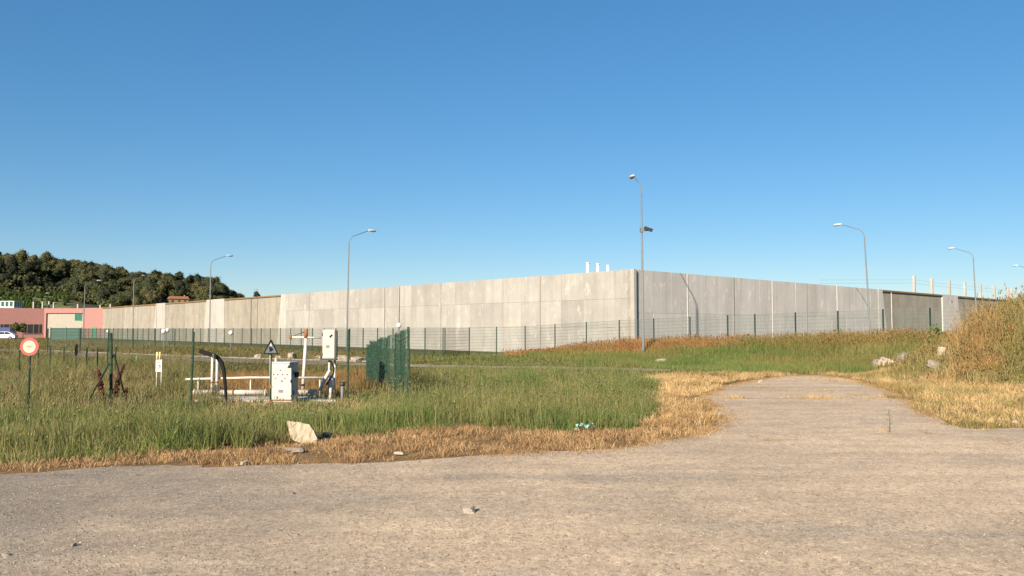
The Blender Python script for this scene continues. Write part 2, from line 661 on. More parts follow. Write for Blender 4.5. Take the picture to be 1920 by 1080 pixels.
ii, jj = np.meshgrid(np.arange(nx - 1), np.arange(ny - 1))
k0 = (jj * nx + ii).ravel()
quads = np.c_[k0, k0 + 1, k0 + nx + 1, k0 + nx]
tag(link('ground', np_mesh('ground', V, quads, soil, 'ground_soil', True)), kind='structure')


def sheet(name, poly, z, mat, zf=None):
    bm = bmesh.new()
    vs = [bm.verts.new((p[0], p[1], z if zf is None else zf(p[0], p[1]) + z)) for p in poly]
    f = bm.faces.new(vs)
    if f.normal.z < 0:
        f.normal_flip()
    bmesh.ops.triangulate(bm, faces=bm.faces[:])
    bmesh.ops.recalc_face_normals(bm, faces=bm.faces)
    me = bpy.data.meshes.new(name)
    bm.to_mesh(me)
    bm.free()
    if me.polygons[0].normal.z < 0:
        me.flip_normals()
    me.materials.append(MATS[mat])
    return tag(link(name, me), kind='structure')


sheet('road', ROAD, .014, 'road_surface')


def strip(pts, wl, wr, step=1.0, jit=.15):
    L, Rr = [], []
    for i in range(len(pts) - 1):
        a_, b_ = Vector(pts[i]), Vector(pts[i + 1])
        n_ = max(1, int((b_ - a_).length / step))
        t = (b_ - a_).normalized()
        nn = Vector((-t.y, t.x))
        for k in range(n_ + (i == len(pts) - 2)):
            p = a_.lerp(b_, k / n_)
            L.append(p + nn * (wl + random.uniform(-jit, jit)))
            Rr.append(p - nn * (wr + random.uniform(-jit, jit)))
    return L + Rr[::-1]


FAR_ROAD = [(-80, 101), (-48, 75.5), (-28, 59.5), (-18, 52), (-9.5, 46.8)]
far_road = strip(FAR_ROAD, 2.4, 2.4)
sheet('internal_road', far_road, .016, 'far_road_surface')
TRACK = [(-9.2, 46.6), (-5, 44), (0, 42.3), (4, 41), (7.5, 39)]
track = strip(TRACK, 1.3, 1.3, .5, .45)
sheet('sandy_track', track, .018, 'track_sand')

# kerb along the internal road
mb = MB()
kp = [Vector(p) for p in FAR_ROAD[1:]]
for i in range(len(kp) - 1):
    a_, b_ = kp[i], kp[i + 1]
    t = (b_ - a_).normalized()
    nn = Vector((-t.y, t.x))
    Ls = (b_ - a_).length
    k = 0
    while k < Ls:
        p0 = a_ + t * k + nn * 2.55
        M = Matrix.Translation((p0.x, p0.y, 0)) @ Matrix.Rotation(math.atan2(t.y, t.x), 4, 'Z')
        mb.box(0, .97, -.08, .08, -.06, .07 + random.uniform(-.01, .01), M)
        k += 1.0
tag(mb.build('kerb', 'kerb_stone'), kind='structure')

# ------------------------------------------------------------------ hill
hx = np.arange(-420, -95, 4.0)
hy = np.arange(228, 620, 4.0)
HX, HY = np.meshgrid(hx, hy)
hfx, hfy = HX.ravel(), HY.ravel()
hzv = hill_z(hfx, hfy)
hpx = CX + F * hfx / hfy
vine = ((hpx < 135) & (hfx > -207) & (hfy < 385))[:, None]
tan = (vnoise(hfx, hfy, 14, 4) + .5 * vnoise(hfx, hfy, 5, 6) + smooth(60, 140, hpx) * .5 - smooth(262, 300, hfy) * .9 > .55)[:, None]
hc = np.where(vine, np.where(tan, np.array([.24, .14, .07]), np.array([.085, .11, .03])), np.array([.03, .032, .014]))
V = np.c_[hfx, hfy, hzv]
nx, ny = len(hx), len(hy)
ii, jj = np.meshgrid(np.arange(nx - 1), np.arange(ny - 1))
k0 = (jj * nx + ii).ravel()
tag(link('hill', np_mesh('hill', V, np.c_[k0, k0 + 1, k0 + nx + 1, k0 + nx], hc, 'hill_soil', True)), kind='structure')

# ------------------------------------------------------------------ perimeter wall
WTOP, WT = 6.3, .45
C0 = at_z(1187, 668.0)
dl = Vector((-.853, 1, 0)).normalized()
dr = Vector((1.035, 1, 0)).normalized()
nl = Vector((-dl.y, dl.x, 0))
nl = nl if nl.y < 0 else -nl            # outward, towards the camera
nr = Vector((-dr.y, dr.x, 0))
nr = nr if nr.y < 0 else -nr
pw = thing('perimeter_wall', 'long pale concrete perimeter wall turning a corner behind the green fence', 'wall', (C0.x, C0.y, 0))


def frame(d, n):
    """local x along the wall, y outward, z up"""
    return Matrix(((d.x, n.x, 0, 0), (d.y, n.y, 0, 0), (0, 0, 1, 0), (0, 0, 0, 1)))


FL, FR = frame(dl, nl), frame(dr, nr)
for FM, L in ((FL, 152), (FR, 108)):
    MB().box(0 if FM is FR else -.05, L, -WT, -.12 if FM is FL else -.125, -.3, WTOP - .06 if FM is FL else WTOP - .064, FM).build('core', 'concrete_old', pw)


def panels(FM, L0, L1, wcol, rows, mat, proud=0.0):
    n_ = max(1, round((L1 - L0) / wcol))
    wc = (L1 - L0) / n_
    meshes = {}
    for r_ in range(len(rows) - 1):
        z0, z1 = rows[r_], rows[r_ + 1]
        mb_ = MB()
        mb_.box(.007, wc - .007, -.14, 0, z0 + (.006 if r_ else -.25), z1 - .006, FM)
        meshes[r_] = mb_.mesh('panel', mat)
    for i in range(n_):
        for r_ in meshes:
            off = FM @ Vector((L0 + i * wc, proud + random.uniform(-.006, .006), 0))
            link('panel', meshes[r_], pw, off)


def trapezoid(FM, L0, L1, e0, e1, proud, mat):
    """pale buttress section, wider at its foot at ends where e > 0"""
    mb_ = MB()
    mb_.prism([(L0 - e0, -.3), (L1 + e1, -.3), (L1, WTOP + .02), (L0, WTOP + .02)], -.12, proud, FM)
    mb_.build('buttress', mat, pw)


def capped(FM, L0, L1, bay, depth=-.10):
    n_ = max(1, round((L1 - L0) / bay))
    wc = (L1 - L0) / n_
    me_ = MB().box(.01, wc - .01, depth - .08, depth, -.3, WTOP - .22, FM).mesh('panel', 'concrete_old')
    for i in range(n_):
        link('panel', me_, pw, FM @ Vector((L0 + i * wc, 0, 0)))
    MB().box(L0 + .02, L1 - .02, -.5, .06, WTOP - .215, WTOP - .03, FM).build('coping', 'coping_brown', pw)


rows3 = [0, 2.1, 4.2, WTOP]
for a_, b_ in ((0.02, 9.9), (9.9, 17.0), (17.0, 23.8), (23.8, 33.8), (33.8, 44.5), (44.5, 57.2)):
    panels(FL, a_ + .012, b_ - .012, 2.4, rows3, 'concrete')
trapezoid(FL, 57.2, 58.6, 0, 1.1, .015, 'concrete_pale')
capped(FL, 58.6, 77.5, 4.7)
trapezoid(FL, 77.5, 84.5, 0, .9, .02, 'concrete_pale')
capped(FL, 84.5, 103.5, 4.7)
trapezoid(FL, 103.5, 108.5, 0, 1.2, .02, 'concrete_pale')
capped(FL, 108.5, 151, 5.3)
for a_, b_ in ((0.15, 7.2), (7.2, 13.8), (13.8, 20.3), (20.3, 26.9), (26.9, 33.4), (33.4, 43.6)):
    panels(FR, a_ + .012, b_ - .012, 2.2, [0, 3.15, WTOP], 'concrete_lightened')
trapezoid(FR, 43.6, 44.7, 0, 1.5, .02, 'concrete_lightened')
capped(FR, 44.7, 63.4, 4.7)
trapezoid(FR, 63.4, 69.0, 0, 1.6, .02, 'concrete_lightened')
capped(FR, 69.0, 107, 4.7)
for FM, L, wd, mt in ((FL, 9.9, .07, 'stone_grey'), (FL, 33.8, .06, 'joint_dark'), (FL, 23.8, .05, 'stone_grey'), (FL, 17.0, .06, 'concrete_pale'),
                      (FL, 44.5, .07, 'concrete_pale'), (FL, 68.0, .06, 'joint_dark'), (FL, 50.8, .05, 'stone_grey'),
                      (FR, .42, .07, 'joint_white'), (FR, 6.95, .07, 'joint_white'), (FR, 13.8, .11, 'stone_grey'), (FR, 20.3, .07, 'joint_white'),
                      (FR, 33.4, .07, 'joint_white'), (FR, 26.9, .07, 'stone_grey'), (FR, 47.2, .07, 'joint_white')):
    MB().box(L - wd / 2, L + wd / 2, -.02, .035, -.1, WTOP - .02 + random.uniform(0, .015), FM).build('joint_strip', mt, pw)
# corner post
MB().box(-.20, .16, -.20, .05, -.3, WTOP + .012, FL).build('corner_post', 'concrete', pw)

# ------------------------------------------------------------------ things on and behind the wall
for px, yt, lab in ((1102, 492, 'tallest of three white vent pipes above the wall near its corner'),
                    (1121, 494, 'middle one of three white vent pipes above the concrete wall'),
                    (1140, 497, 'rightmost and lowest of three white vent pipes above the wall')):
    Y = 72.0
    p = at_y(px, yt, Y)
    t = thing('vent_pipe', lab, 'vent pipe', (p.x, Y, 0), 0, 'white vent pipes behind the wall')
    MB().tube([(0, 0, -.05), (0, 0, p.z - .08)], .15, 12).build('pipe', 'tower_white', t)
    MB().tube([(0, 0, p.z - .10), (0, 0, p.z)], .17, 12).build('cap', 'tower_white', t)

# row of concrete posts carrying wires, inside the right-hand wall
wf = thing('wire_fence', 'row of pale concrete posts with taut wires rising above the right hand wall', 'fence', (0, 0, 0))
tops = [(1716, 517), (1749, 522), (1782, 526), (1811, 529), (1840, 533), (1866, 536), (1892, 539), (1899, 541), (1914, 543)]
wp = []
for px, yt in tops:
    r_ = (px - CX) / F * CP
    # 4 m behind the wall face
    o_ = C0 - nr * 4
    t_ = (o_.y * r_ - o_.x) / (dr.x - r_ * dr.y)
    q = o_ + dr * t_
    z = at_y(px, yt, q.y).z
    wp.append(Vector((q.x, q.y, z)))
    MB().prism([(-.19, -.2), (.19, -.2), (.15, z), (-.15, z)], -.15, .15).build('post', 'concrete_pale', wf, (q.x, q.y, 0), math.atan2(dr.y, dr.x))
q0 = C0 - nr * 4 + dr * 38
for k in range(2):
    pts = [Vector((q0.x, q0.y, 6.9 + .35 * k))] + [Vector((p.x, p.y, p.z - .12 - .42 * (2 - k))) for p in wp]
    MB().tube(pts, .008, 4).build('wire', 'dark_metal', wf)

# small posts seen over the pink block
for k, px in enumerate((63, 80, 92, 101, 146, 188, 207)):
    Y = 190 + k * 1.5
    p = at_y(px, (567, 567, 566, 568, 571, 573, 571)[k], Y)
    t = thing('rear_post', ('leftmost slim pale post above the dark pink facade', 'second slim pale post from the left above the dark facade', 'tallest slim pale post above the corner of the pink block', 'slim pale post above the left end of the bright pink fascia', 'slim pale post beside the street lamp above the pink fascia', 'slim pale post above the bright pink end wall', 'slim pale post above the wall just right of the pink block')[k], 'post', (p.x, Y, 0), 0, 'slim posts behind the pink block')
    MB().box(-.14, .14, -.14, .14, -.2, p.z).build('shaft', 'concrete_pale', t)
    MB().box(-.18, .18, -.18, .18, p.z, p.z + .12).build('head', 'concrete_pale', t)

# ------------------------------------------------------------------ street lamps
def lamp_parts(t, H, arm, cam_bracket=False, seg=8):
    R_ = .9
    zc = H - .55
    MB().tube([(0, 0, -.1), (0, 0, .5), (0, 0, zc - R_)], [.09, .085, .05], 10).build('pole', 'galvanised', t)
    MB().tube([(0, 0, -.05), (0, 0, .12)], .2, 10).build('base_collar', 'galvanised', t)
    pts = [(0, 0, zc - R_ - .05), (0, 0, zc - R_)]
    for k in range(1, seg + 1):
        q = k / seg * R(78)
        pts.append((R_ * (1 - math.cos(q)), 0, zc - R_ + R_ * math.sin(q)))
    x1 = pts[-1][0]
    pts.append((arm - .45, 0, H - .08))
    ar = MB().tube(pts, [.05] * 2 + [.036] * seg + [.026], 8).build('arm', 'galvanised', t)
    hd = MB().ellipsoid((arm, 0, H), (.46, .17, .11), 14, 8).build('lamp_head', 'lamp_white', t)
    MB().ellipsoid((arm + .1, 0, H - .06), (.30, .12, .085), 12, 6).build('lens', 'lens_glass', hd)
    if cam_bracket:
        z = H * .675
        br = MB().box(-.10, .10, -.10, .10, z - .14, z + .14).build('bracket', 'galvanised', t)
        MB().tube([(0, -.05, z - .05), (0, -.40, z - .02)], .035, 6).build('bracket_arm', 'dark_metal', br)
        MB().box(-.10, .10, -.26, .26, -.09, .09, Matrix.Translation((0, -.42, z + .06)) @ Matrix.Rotation(R(18), 4, 'X')).build('camera_housing', 'dark_metal', br)


def lamp(px, ytop, Y, zb, arm_dir, label, arm=3.2, lean=0.0, cam_bracket=False, pxb=None):
    p = at_y(px, ytop, Y)
    base = (gx(pxb if pxb else px, Y), Y, zb)
    t = thing('street_lamp', label, 'street lamp', base, math.atan2(arm_dir[1], arm_dir[0]), 'galvanised street lamps along the wall')
    lamp_parts(t, p.z - zb, arm, cam_bracket)
    if lean:
        m4 = Matrix.Translation(base) @ Matrix.Rotation(lean, 4, 'Y') @ Matrix.Rotation(math.atan2(arm_dir[1], arm_dir[0]), 4, 'Z')
        t.matrix_world = m4
    return t


AL = (-nl.x, -nl.y)
AR = (-nr.x, -nr.y)
lamp(1203, 320, 50.4, float(hz(gx(1203, 50.4), 50.4)), (-.13, .99), 'tallest street lamp with a camera bracket, before the wall corner', 2.0, R(-.3), True, 1206)
lamp(653, 428, 75, 0, AL, 'street lamp with right pointing arm behind the white utility box', 2.4, R(.8), False, 650)
lamp(396, 477, 102, 0, AL, 'street lamp in front of the pale wall buttress near the hill end', 2.4, 0, False, 393)
lamp(250, 515, 137, 0, (.25, .95), 'street lamp rising before the wall with the wooded hill behind', 2.4, 0, False, 249)
lamp(157, 525, 150, 0, AL, 'street lamp rising behind the bright pink block at left', 2.4)
lamp(62, 549, 203, 0, AL, 'farthest street lamp, small above the dark pink block', 3.0)
lamp(1616, 415, 74, .4, AR, 'street lamp with left pointing arm along the right hand wall', 2.4, R(-2.4), False, 1633)
lamp(1827, 462, 97, .4, AR, 'second street lamp along the right hand wall beyond the concrete posts', 2.4, R(-1.6), False, 1833)
lamp(1942, 496, 121, .2, AR, 'farthest right hand street lamp, its head at the frame edge', 2.4, 0)

# ------------------------------------------------------------------ mesh fences
def wire_mesh(Lw, H, n_v, n_h, r_=.0035, name='wire_panel', mat='wire_green', skew=0.0):
    mb_ = MB()
    for i in range(n_v + 1):
        x = Lw * i / n_v
        mb_.box(x - r_, x + r_, -r_, r_, skew * i / n_v + .05, skew * i / n_v + H)
    for k in range(n_h + 1):
        z = .05 + (H - .05) * k / n_h
        rr = r_ * 1.6
        a0, a1 = z - rr, z + rr
        mb_.add([(0, -rr, a0), (Lw, -rr, a0 + skew), (Lw, rr, a0 + skew), (0, rr, a0), (0, -rr, a1), (Lw, -rr, a1 + skew), (Lw, rr, a1 + skew), (0, rr, a1)],
                [(3, 2, 1, 0), (4, 5, 6, 7), (0, 1, 5, 4), (2, 3, 7, 6), (0, 4, 7, 3), (1, 2, 6, 5)])
    return mb_.mesh(name, mat)


def post_mesh(H, w_=.05, mat='green_paint'):
    return MB().cbox(-w_ / 2, w_ / 2, -w_ / 2, w_ / 2, -.3, H, .008).mesh('post', mat)


def fence(name, label, posts, H, n_v, n_h, r_=.0035, pw_=.06, wires=True):
    t = thing(name, label, 'fence', posts[0])
    pm = post_mesh(H + .05, pw_)
    for p in posts:
        link('post', pm, t, Vector(p) - Vector(posts[0]))
    if wires:
        for i in range(len(posts) - 1):
            a_, b_ = Vector(posts[i]), Vector(posts[i + 1])
            e = b_ - a_
            Lh = math.hypot(e.x, e.y)
            o = link('wire_panel', wire_mesh(Lh, H, max(4, round(n_v * Lh / 2.5)), n_h, r_, skew=e.z), t, a_ - Vector(posts[0]) + Vector((0, 0, 0)), math.atan2(e.y, e.x))
    return t


# along the left wall
KF = (797 + 350) * 59.0
pxs = [831, 797, 766, 737, 708, 681, 656, 630, 608, 586, 565, 545, 526, 507, 490, 472]
while pxs[-1] > 150:
    pxs.append(pxs[-1] - (pxs[-1] + 350) ** 2 * 2.7e-5 * .97)
posts = []
for px in pxs:
    Y = KF / (px + 350)
    x = gx(px, Y)
    posts.append((x, Y, float(hz(x, Y)) * .5))
fence('mesh_fence', 'green wire mesh fence receding along the foot of the left hand wall', posts, 2.0, 30, 9, .0045, .065)
# along the bank
posts = []
for px in (831, 880, 931, 984.6, 1040.6, 1099.4, 1161.2, 1225.9, 1293.8, 1364.6, 1415.6, 1491.7, 1571.5, 1656.2, 1744.6, 1837.4, 1935):
    r_ = (px - CX) / F * CP
    x = r_ * (FY0 - FSL * FX0) / (1 - FSL * r_)
    y = FY0 + FSL * (x - FX0)
    if px < 840:
        y = KF / (px + 350)
        x = gx(px, y) + .12
    if px < 990:
        y = (y + (59.6 if px < 900 else 59.3)) / 2 if px > 840 else y
        x = gx(px, y) + (.12 if px < 840 else 0)
    posts.append((x, y, float(bank_z(np.array(x), np.array(y)))))
fence('mesh_fence', 'green wire mesh fence climbing the grassy bank before the right hand wall', posts, 2.0, 30, 9, .0045, .075)
# middle fence at the left
posts = [(-36.2 + .05 * k, 64 + 4.7 * k, 0) for k in range(7)]
fence('mesh_fence', 'green post fence crossing the left field between the round sign and the globe lamps', posts, 1.95, 22, 7, .003, .07)

# gate of green bars before the beige wall
t = thing('bar_gate', 'dark green barred gate in front of the beige wall of the pink block', 'gate', (gx(95, 136), 136, 0))
Wg = gx(153, 136) - gx(95, 136)
for x in (0, Wg / 2, Wg):
    MB().box(x - .06, x + .06, -.06, .06, -.2, 2.2).build('post', 'gate_green', t)
for z in (.12, 1.1, 2.05):
    MB().box(.06, Wg - .06, -.03, .03, z - .03, z + .03).build('rail', 'gate_green', t)
bar = MB().box(-.034, .034, .032, .06, .1, 2.1).mesh('bar', 'gate_green')
for k in range(60):
    x = .1 + k * (Wg - .2) / 59
    link('bar', bar, t, (x, 0, 0))

# ------------------------------------------------------------------ pink block
YB = 168.0
def bx(px):
    return gx(px, YB)
x82, x86, x152, x155, x197 = bx(82), bx(86), bx(152), bx(155), bx(197)
ZT = at_y(120, 578, YB).z
pb = thing('pink_building', 'flat roofed pink building with a beige recess and green window at left', 'building', (x82, YB, 0))
o = Vector((x82, YB, 0))
MB().box(x155 - x82, x197 - x82 + .1, 0, 9, -.2, ZT - .02).build('end_wall', 'pink_lit_tone', pb)
MB().box(0, x155 - x82 - .02, .0, 9.02, ZT - 1.0, ZT).build('fascia', 'pink_lit_tone', pb)
MB().box(x86 - x82, x155 - x82 - .02, .35, 9, -.2, ZT - 1.02).build('recess_wall', 'beige_wall', pb)
MB().box(0, x86 - x82 - .02, .02, 9, -.2, ZT - 1.02).build('pier', 'pink_lit_tone', pb)
MB().box(x155 - x82 - .05, x197 - x82 + .16, -.06, 9.05, ZT - .018, ZT + .06).build('parapet_cap', 'concrete_pale', pb)
MB().tube([(x155 - x82 + .12, -.05, -.1), (x155 - x82 + .12, -.05, ZT - .1)], .05, 8).build('downpipe', 'galvanised', pb)
wx0, wx1 = bx(139) - x82, bx(151) - x82
wi = MB().box(wx0, wx1, .28, .345, ZT - 2.45, ZT - 1.08).build('window', 'teal_glass', pb)
for a_, b_, c_, d_ in ((wx0 - .06, wx1 + .06, ZT - 2.53, ZT - 2.45), (wx0 - .06, wx0, ZT - 2.45, ZT - 1.08), (wx1, wx1 + .06, ZT - 2.45, ZT - 1.08), ((wx0 + wx1) / 2 - .03, (wx0 + wx1) / 2 + .03, ZT - 2.45, ZT - 1.08)):
    MB().box(a_, b_, .24, .34, c_, d_).build('frame', 'green_door', wi)
dx0 = bx(172) - x82
dd = MB().box(dx0, dx0 + .95, -.05, -.004, 0, 2.35).build('door', 'green_door', pb)
MB().tube([(dx0 + .8, -.05, 1.05), (dx0 + .8, -.12, 1.05), (dx0 + .68, -.12, 1.05)], .02, 6).build('handle', 'dark_metal', dd)
# shaded facade running towards the camera on the left
fd = Vector((-.69, -.72, 0)).normalized()
FM = frame(fd, Vector((.72, -.69, 0)).normalized())
MB().box(.02, 30, -9, 0, -.2, ZT - .03, FM).build('side_wall', 'pink_shade_tone', pb)
for px in (0, 6.5, 18, 51, 62.5, 73, -14, -30):
    r_ = (px - CX) / F * CP
    s_ = (YB * r_ - x82) / (fd.x - r_ * fd.y)
    q0_, q1_ = s_ - .55, s_ + .55
    if px == 0:
        continue
    wi = MB().box(q0_, q1_, .002, .03, 1.0, 2.85, FM).build('window', 'dark_glass', pb)
    MB().box(q0_ - .06, q1_ + .06, .005, .09, .9, 1.0, FM).build('sill', 'pink_lit_tone', wi)
    MB().box((q0_ + q1_) / 2 - .03, (q0_ + q1_) / 2 + .03, .03, .05, 1.0, 2.85, FM).build('frame', 'pink_shade_tone', wi)

# watch tower behind
Y = 185.0
p0, p1 = at_y(8, 578, Y), at_y(34, 565, Y)
t = thing('watch_tower', 'white watch tower with green windows above the dark pink facade', 'tower', ((p0.x + p1.x) / 2, Y, 0))
wd = (p1.x - p0.x) / 2
MB().box(-wd * .8, wd * .8, -wd * .8, wd * .8, -.2, p0.z - .6).build('shaft', 'tower_white', t)
MB().box(-wd, wd, -wd, wd, p0.z - .598, p0.z + .35).build('cabin_base', 'tower_white', t)
MB().box(-wd * .93, wd * .93, -wd * .93, wd * .93, p0.z + .352, p1.z - .12).build('window', 'teal_glass', t)
for k in range(4):
    x = -wd + .1 + k * (2 * wd - .2) / 3
    MB().box(x - .14, x + .14, -wd - .002, -wd + .2, p0.z + .352, p1.z - .12).build('mullion', 'tower_white', t)
    MB().box(wd - .2, wd + .002, x - .14, x + .14, p0.z + .353, p1.z - .12).build('mullion', 'tower_white', t)
MB().box(-wd - .1, wd + .1, -wd - .1, wd + .1, p1.z - .118, p1.z + .03).build('roof', 'tower_white', t)

# ------------------------------------------------------------------ parked vehicles at the far left
def car(loc, rotz, label):
    t = thing('parked_car', label, 'car', loc, rotz)
    prof = [(-2.0, .32), (-2.05, .62), (-1.95, .86), (-1.0, .93), (1.35, .95), (1.95, .86), (2.05, .6), (2.0, .30)]
    MB().prism(prof, -.82, .82).build('body', 'car_white', t)
    cab = [(-1.08, .93), (-.5, 1.40), (.0, 1.46), (.9, 1.44), (1.75, .95)]
    MB().prism(cab, -.70, .70).build('cabin', 'car_white', t)
    for s in (-1, 1):
        MB().prism([(-.9, .97), (-.42, 1.36), (.25, 1.39), (.25, .97)], .702 * s, .715 * s).build('window', 'dark_glass', t)
        MB().prism([(.33, .97), (.33, 1.39), (.85, 1.37), (1.45, .99)], .702 * s, .715 * s).build('window', 'dark_glass', t)
    M = Matrix.Translation((-.80, 0, 1.165)) @ Matrix.Rotation(R(51), 4, 'Y')
    MB().box(-.28, .28, -.62, .62, -.005, .012, Matrix.Translation((-.80, 0, 1.17)) @ Matrix.Rotation(R(-39), 4, 'Y')).build('windscreen', 'dark_glass', t)
    for s in (-1, 1):
        for x in (-1.25, 1.3):
            wl = MB().tube([(x, s * .66, .31), (x, s * .85, .31)], .31, 16).build('wheel', 'rubber', t)
            MB().tube([(x, s * .84, .31), (x, s * .87, .31)], .19, 12).build('rim', 'galvanised', wl)
        MB().ellipsoid((-1.98, s * .6, .7), (.08, .18, .09), 10, 6).build('headlight', 'lens_glass', t)
        MB().box(1.95, 2.03, s * .62 - .12, s * .62 + .12, .62, .82).build('tail_light', 'sign_red', t)
    return t


car((gx(8, 148), 148, 0), R(12), 'white parked car before the dark pink facade at left edge')
t = thing('box_truck', 'dark blue box truck standing behind the white parked car', 'truck', (gx(8, 153.5), 153.5, 0), R(5))
MB().cbox(-2.2, 1.6, -1.0, 1.0, .75, 2.25, .05).build('cargo_box', 'truck_blue', t)
cb = MB().prism([(-3.6, .45), (-3.6, 1.25), (-3.2, 2.05), (-2.3, 2.1), (-2.3, .45)], -.95, .95).build('cab', 'truck_blue', t)
MB().prism([(-3.3, 1.35), (-3.08, 1.9), (-2.5, 1.95), (-2.5, 1.35)], -.97, -.955).build('window', 'dark_glass', cb)
MB().box(-2.3, 1.6, -.5, .5, .5, .748).build('chassis', 'dark_metal', t)
for s in (-1, 1):
    for x in (-2.9, .8):
        wl = MB().tube([(x, s * .7, .42), (x, s * .96, .42)], .42, 16).build('wheel', 'rubber', t)
        MB().tube([(x, s * .95, .42), (x, s * .98, .42)], .24, 12).build('rim', 'galvanised', wl)

# ------------------------------------------------------------------ trees
def crown_mesh(seed, r_, h, z0, nleaf, size, hue, use_core=True):
    rg = np.random.default_rng(seed)
    lob = []
    nl_ = 9
    for i in range(nl_):
        q = rg.uniform(0, 6.28)
        d = rg.uniform(.1, .62) * r_
        lob.append((d * math.cos(q), d * math.sin(q), z0 + h * rg.uniform(.22, .82), rg.uniform(.34, .55) * r_))
    lob.append((0, 0, z0 + h * .72, .5 * r_))
    lob = np.array(lob)
    pick = rg.integers(0, len(lob), nleaf)
    dirs = rg.normal(size=(nleaf, 3))
    dirs /= np.linalg.norm(dirs, axis=1)[:, None]
    rad = lob[pick, 3] * np.where(rg.uniform(0, 1, nleaf) < .3, rg.uniform(.9, 1.38, nleaf), rg.uniform(.6, 1.05, nleaf))
    P = lob[pick, :3] + dirs * rad[:, None] * np.array([1, 1, .85])
    n_ = dirs + rg.normal(scale=.55, size=(nleaf, 3))
    n_ /= np.linalg.norm(n_, axis=1)[:, None]
    a_ = np.cross(n_, np.array([.31, .2, .93]))
    a_ /= np.linalg.norm(a_, axis=1)[:, None]
    b_ = np.cross(n_, a_)
    s = size * rg.uniform(.6, 1.3, nleaf)[:, None]
    q = rg.uniform(.6, 1.2, (nleaf, 1))
    V = np.stack([P - a_ * s, P - b_ * s * q, P + a_ * s, P + b_ * s * q], 1).reshape(-1, 3)
    T = np.arange(nleaf * 4).reshape(-1, 4)
    base = np.array(hue)
    c_ = base * rg.uniform(.65, 1.25, (nleaf, 1)) * np.c_[rg.uniform(.85, 1.2, nleaf), np.ones(nleaf), rg.uniform(.8, 1.1, nleaf)]
    # inner lumps closing the crown, shade put into their darker colour
    core = MB()
    if not use_core:
        return np_mesh('crown', V, T, np.repeat(c_, 4, 0), 'leaf')
    r2 = random.Random(seed)
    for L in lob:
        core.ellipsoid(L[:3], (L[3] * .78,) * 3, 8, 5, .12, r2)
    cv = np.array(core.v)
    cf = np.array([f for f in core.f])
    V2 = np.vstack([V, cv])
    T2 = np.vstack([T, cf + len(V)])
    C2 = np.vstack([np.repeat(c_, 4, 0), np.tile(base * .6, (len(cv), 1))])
    return np_mesh('crown', V2, T2, C2, 'leaf')


def trunk_mesh(H, r_, seed):
    rr = random.Random(seed)
    mb_ = MB()
    mb_.tube([(0, 0, -.6), (rr.uniform(-.1, .1), 0, H * .4), (rr.uniform(-.3, .3), rr.uniform(-.3, .3), H)], [r_, r_ * .8, r_ * .4], 7)
    for k in range(4):
        q = rr.uniform(0, 6.28)
        mb_.tube([(0, 0, H * (.5 + .1 * k)), (math.cos(q) * H * .22, math.sin(q) * H * .22, H * (.75 + .1 * k))], [r_ * .45, r_ * .15], 5)
    return mb_.mesh('trunk', 'bark')


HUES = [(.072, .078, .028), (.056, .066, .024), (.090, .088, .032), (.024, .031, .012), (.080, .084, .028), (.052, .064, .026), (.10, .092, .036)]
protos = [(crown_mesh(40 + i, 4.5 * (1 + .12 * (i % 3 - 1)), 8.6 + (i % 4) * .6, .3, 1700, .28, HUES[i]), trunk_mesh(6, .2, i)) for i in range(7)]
cand = []
grid = {}


def ok(x, y, dmin):
    gi, gj = int(x // dmin), int(y // dmin)
    for a_ in (-1, 0, 1):
        for b_ in (-1, 0, 1):
            for q in grid.get((gi + a_, gj + b_), []):
                if (q[0] - x) ** 2 + (q[1] - y) ** 2 < dmin * dmin:
                    return False
    grid.setdefault((gi, gj), []).append((x, y))
    return True


HOUSE = at_y(334, 562, 345)
trees = []
tr_rng = random.Random(5)
# the ridge first, then the slope
for k in range(58):
    px = -25 + k * 8.8 + tr_rng.uniform(-3, 3)
    Y = 428 + tr_rng.uniform(-10, 6)
    x = (px - CX) / F * Y
    if px < 478 and ok(x, Y, 3.0):
        trees.append((x, Y))
tries = 0
while len(trees) < 285 and tries < 9000:
    tries += 1
    px = tr_rng.uniform(-30, 476)
    Y = 300 + 130 * tr_rng.random()
    x = (px - CX) / F * Y
    if px < 135 and Y < 338 + .05 * px:
        continue
    if px < 190 and Y < 322:
        continue
    if abs(px - 334) < 42 and Y < 354 and Y > 300:
        continue
    if px > 440 and Y < 380:
        continue
    if ok(x, Y, 5.6):
        trees.append((x, Y))
for k, (x, Y) in enumerate(trees):
    px = CX + F * x / Y
    i = tr_rng.randrange(7)
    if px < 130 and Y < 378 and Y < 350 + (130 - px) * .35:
        i = 3  # wood edge shade put into the leaf colour: darkest crown used
    s = tr_rng.uniform(.58, .9)
    if px > 420:
        s *= .8 if px < 455 else .6
    z = float(hill_z(x, Y))
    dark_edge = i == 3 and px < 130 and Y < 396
    lab_ = 'dark leaved tree with painted-in shade at the left wood edge above the vineyard bench' if dark_edge else ('tree on the skyline ridge of the wooded hill' if Y > 417 else 'leafy tree on the lit slope of the wooded hill below the skyline')
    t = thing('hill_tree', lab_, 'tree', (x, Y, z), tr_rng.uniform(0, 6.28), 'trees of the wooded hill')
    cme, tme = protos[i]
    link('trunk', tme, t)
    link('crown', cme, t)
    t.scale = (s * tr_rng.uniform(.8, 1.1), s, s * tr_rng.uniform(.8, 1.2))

x = (483 - CX) / F * 420
t = thing('lone_tree', 'small lone tree just right of the wooded hill, above the wall', 'tree', (x, 420, float(hill_z(x, 420)) - .5))
t.scale = (.72, .72, 1.5)
link('trunk', protos[3][1], t)
link('crown', protos[3][0], t)

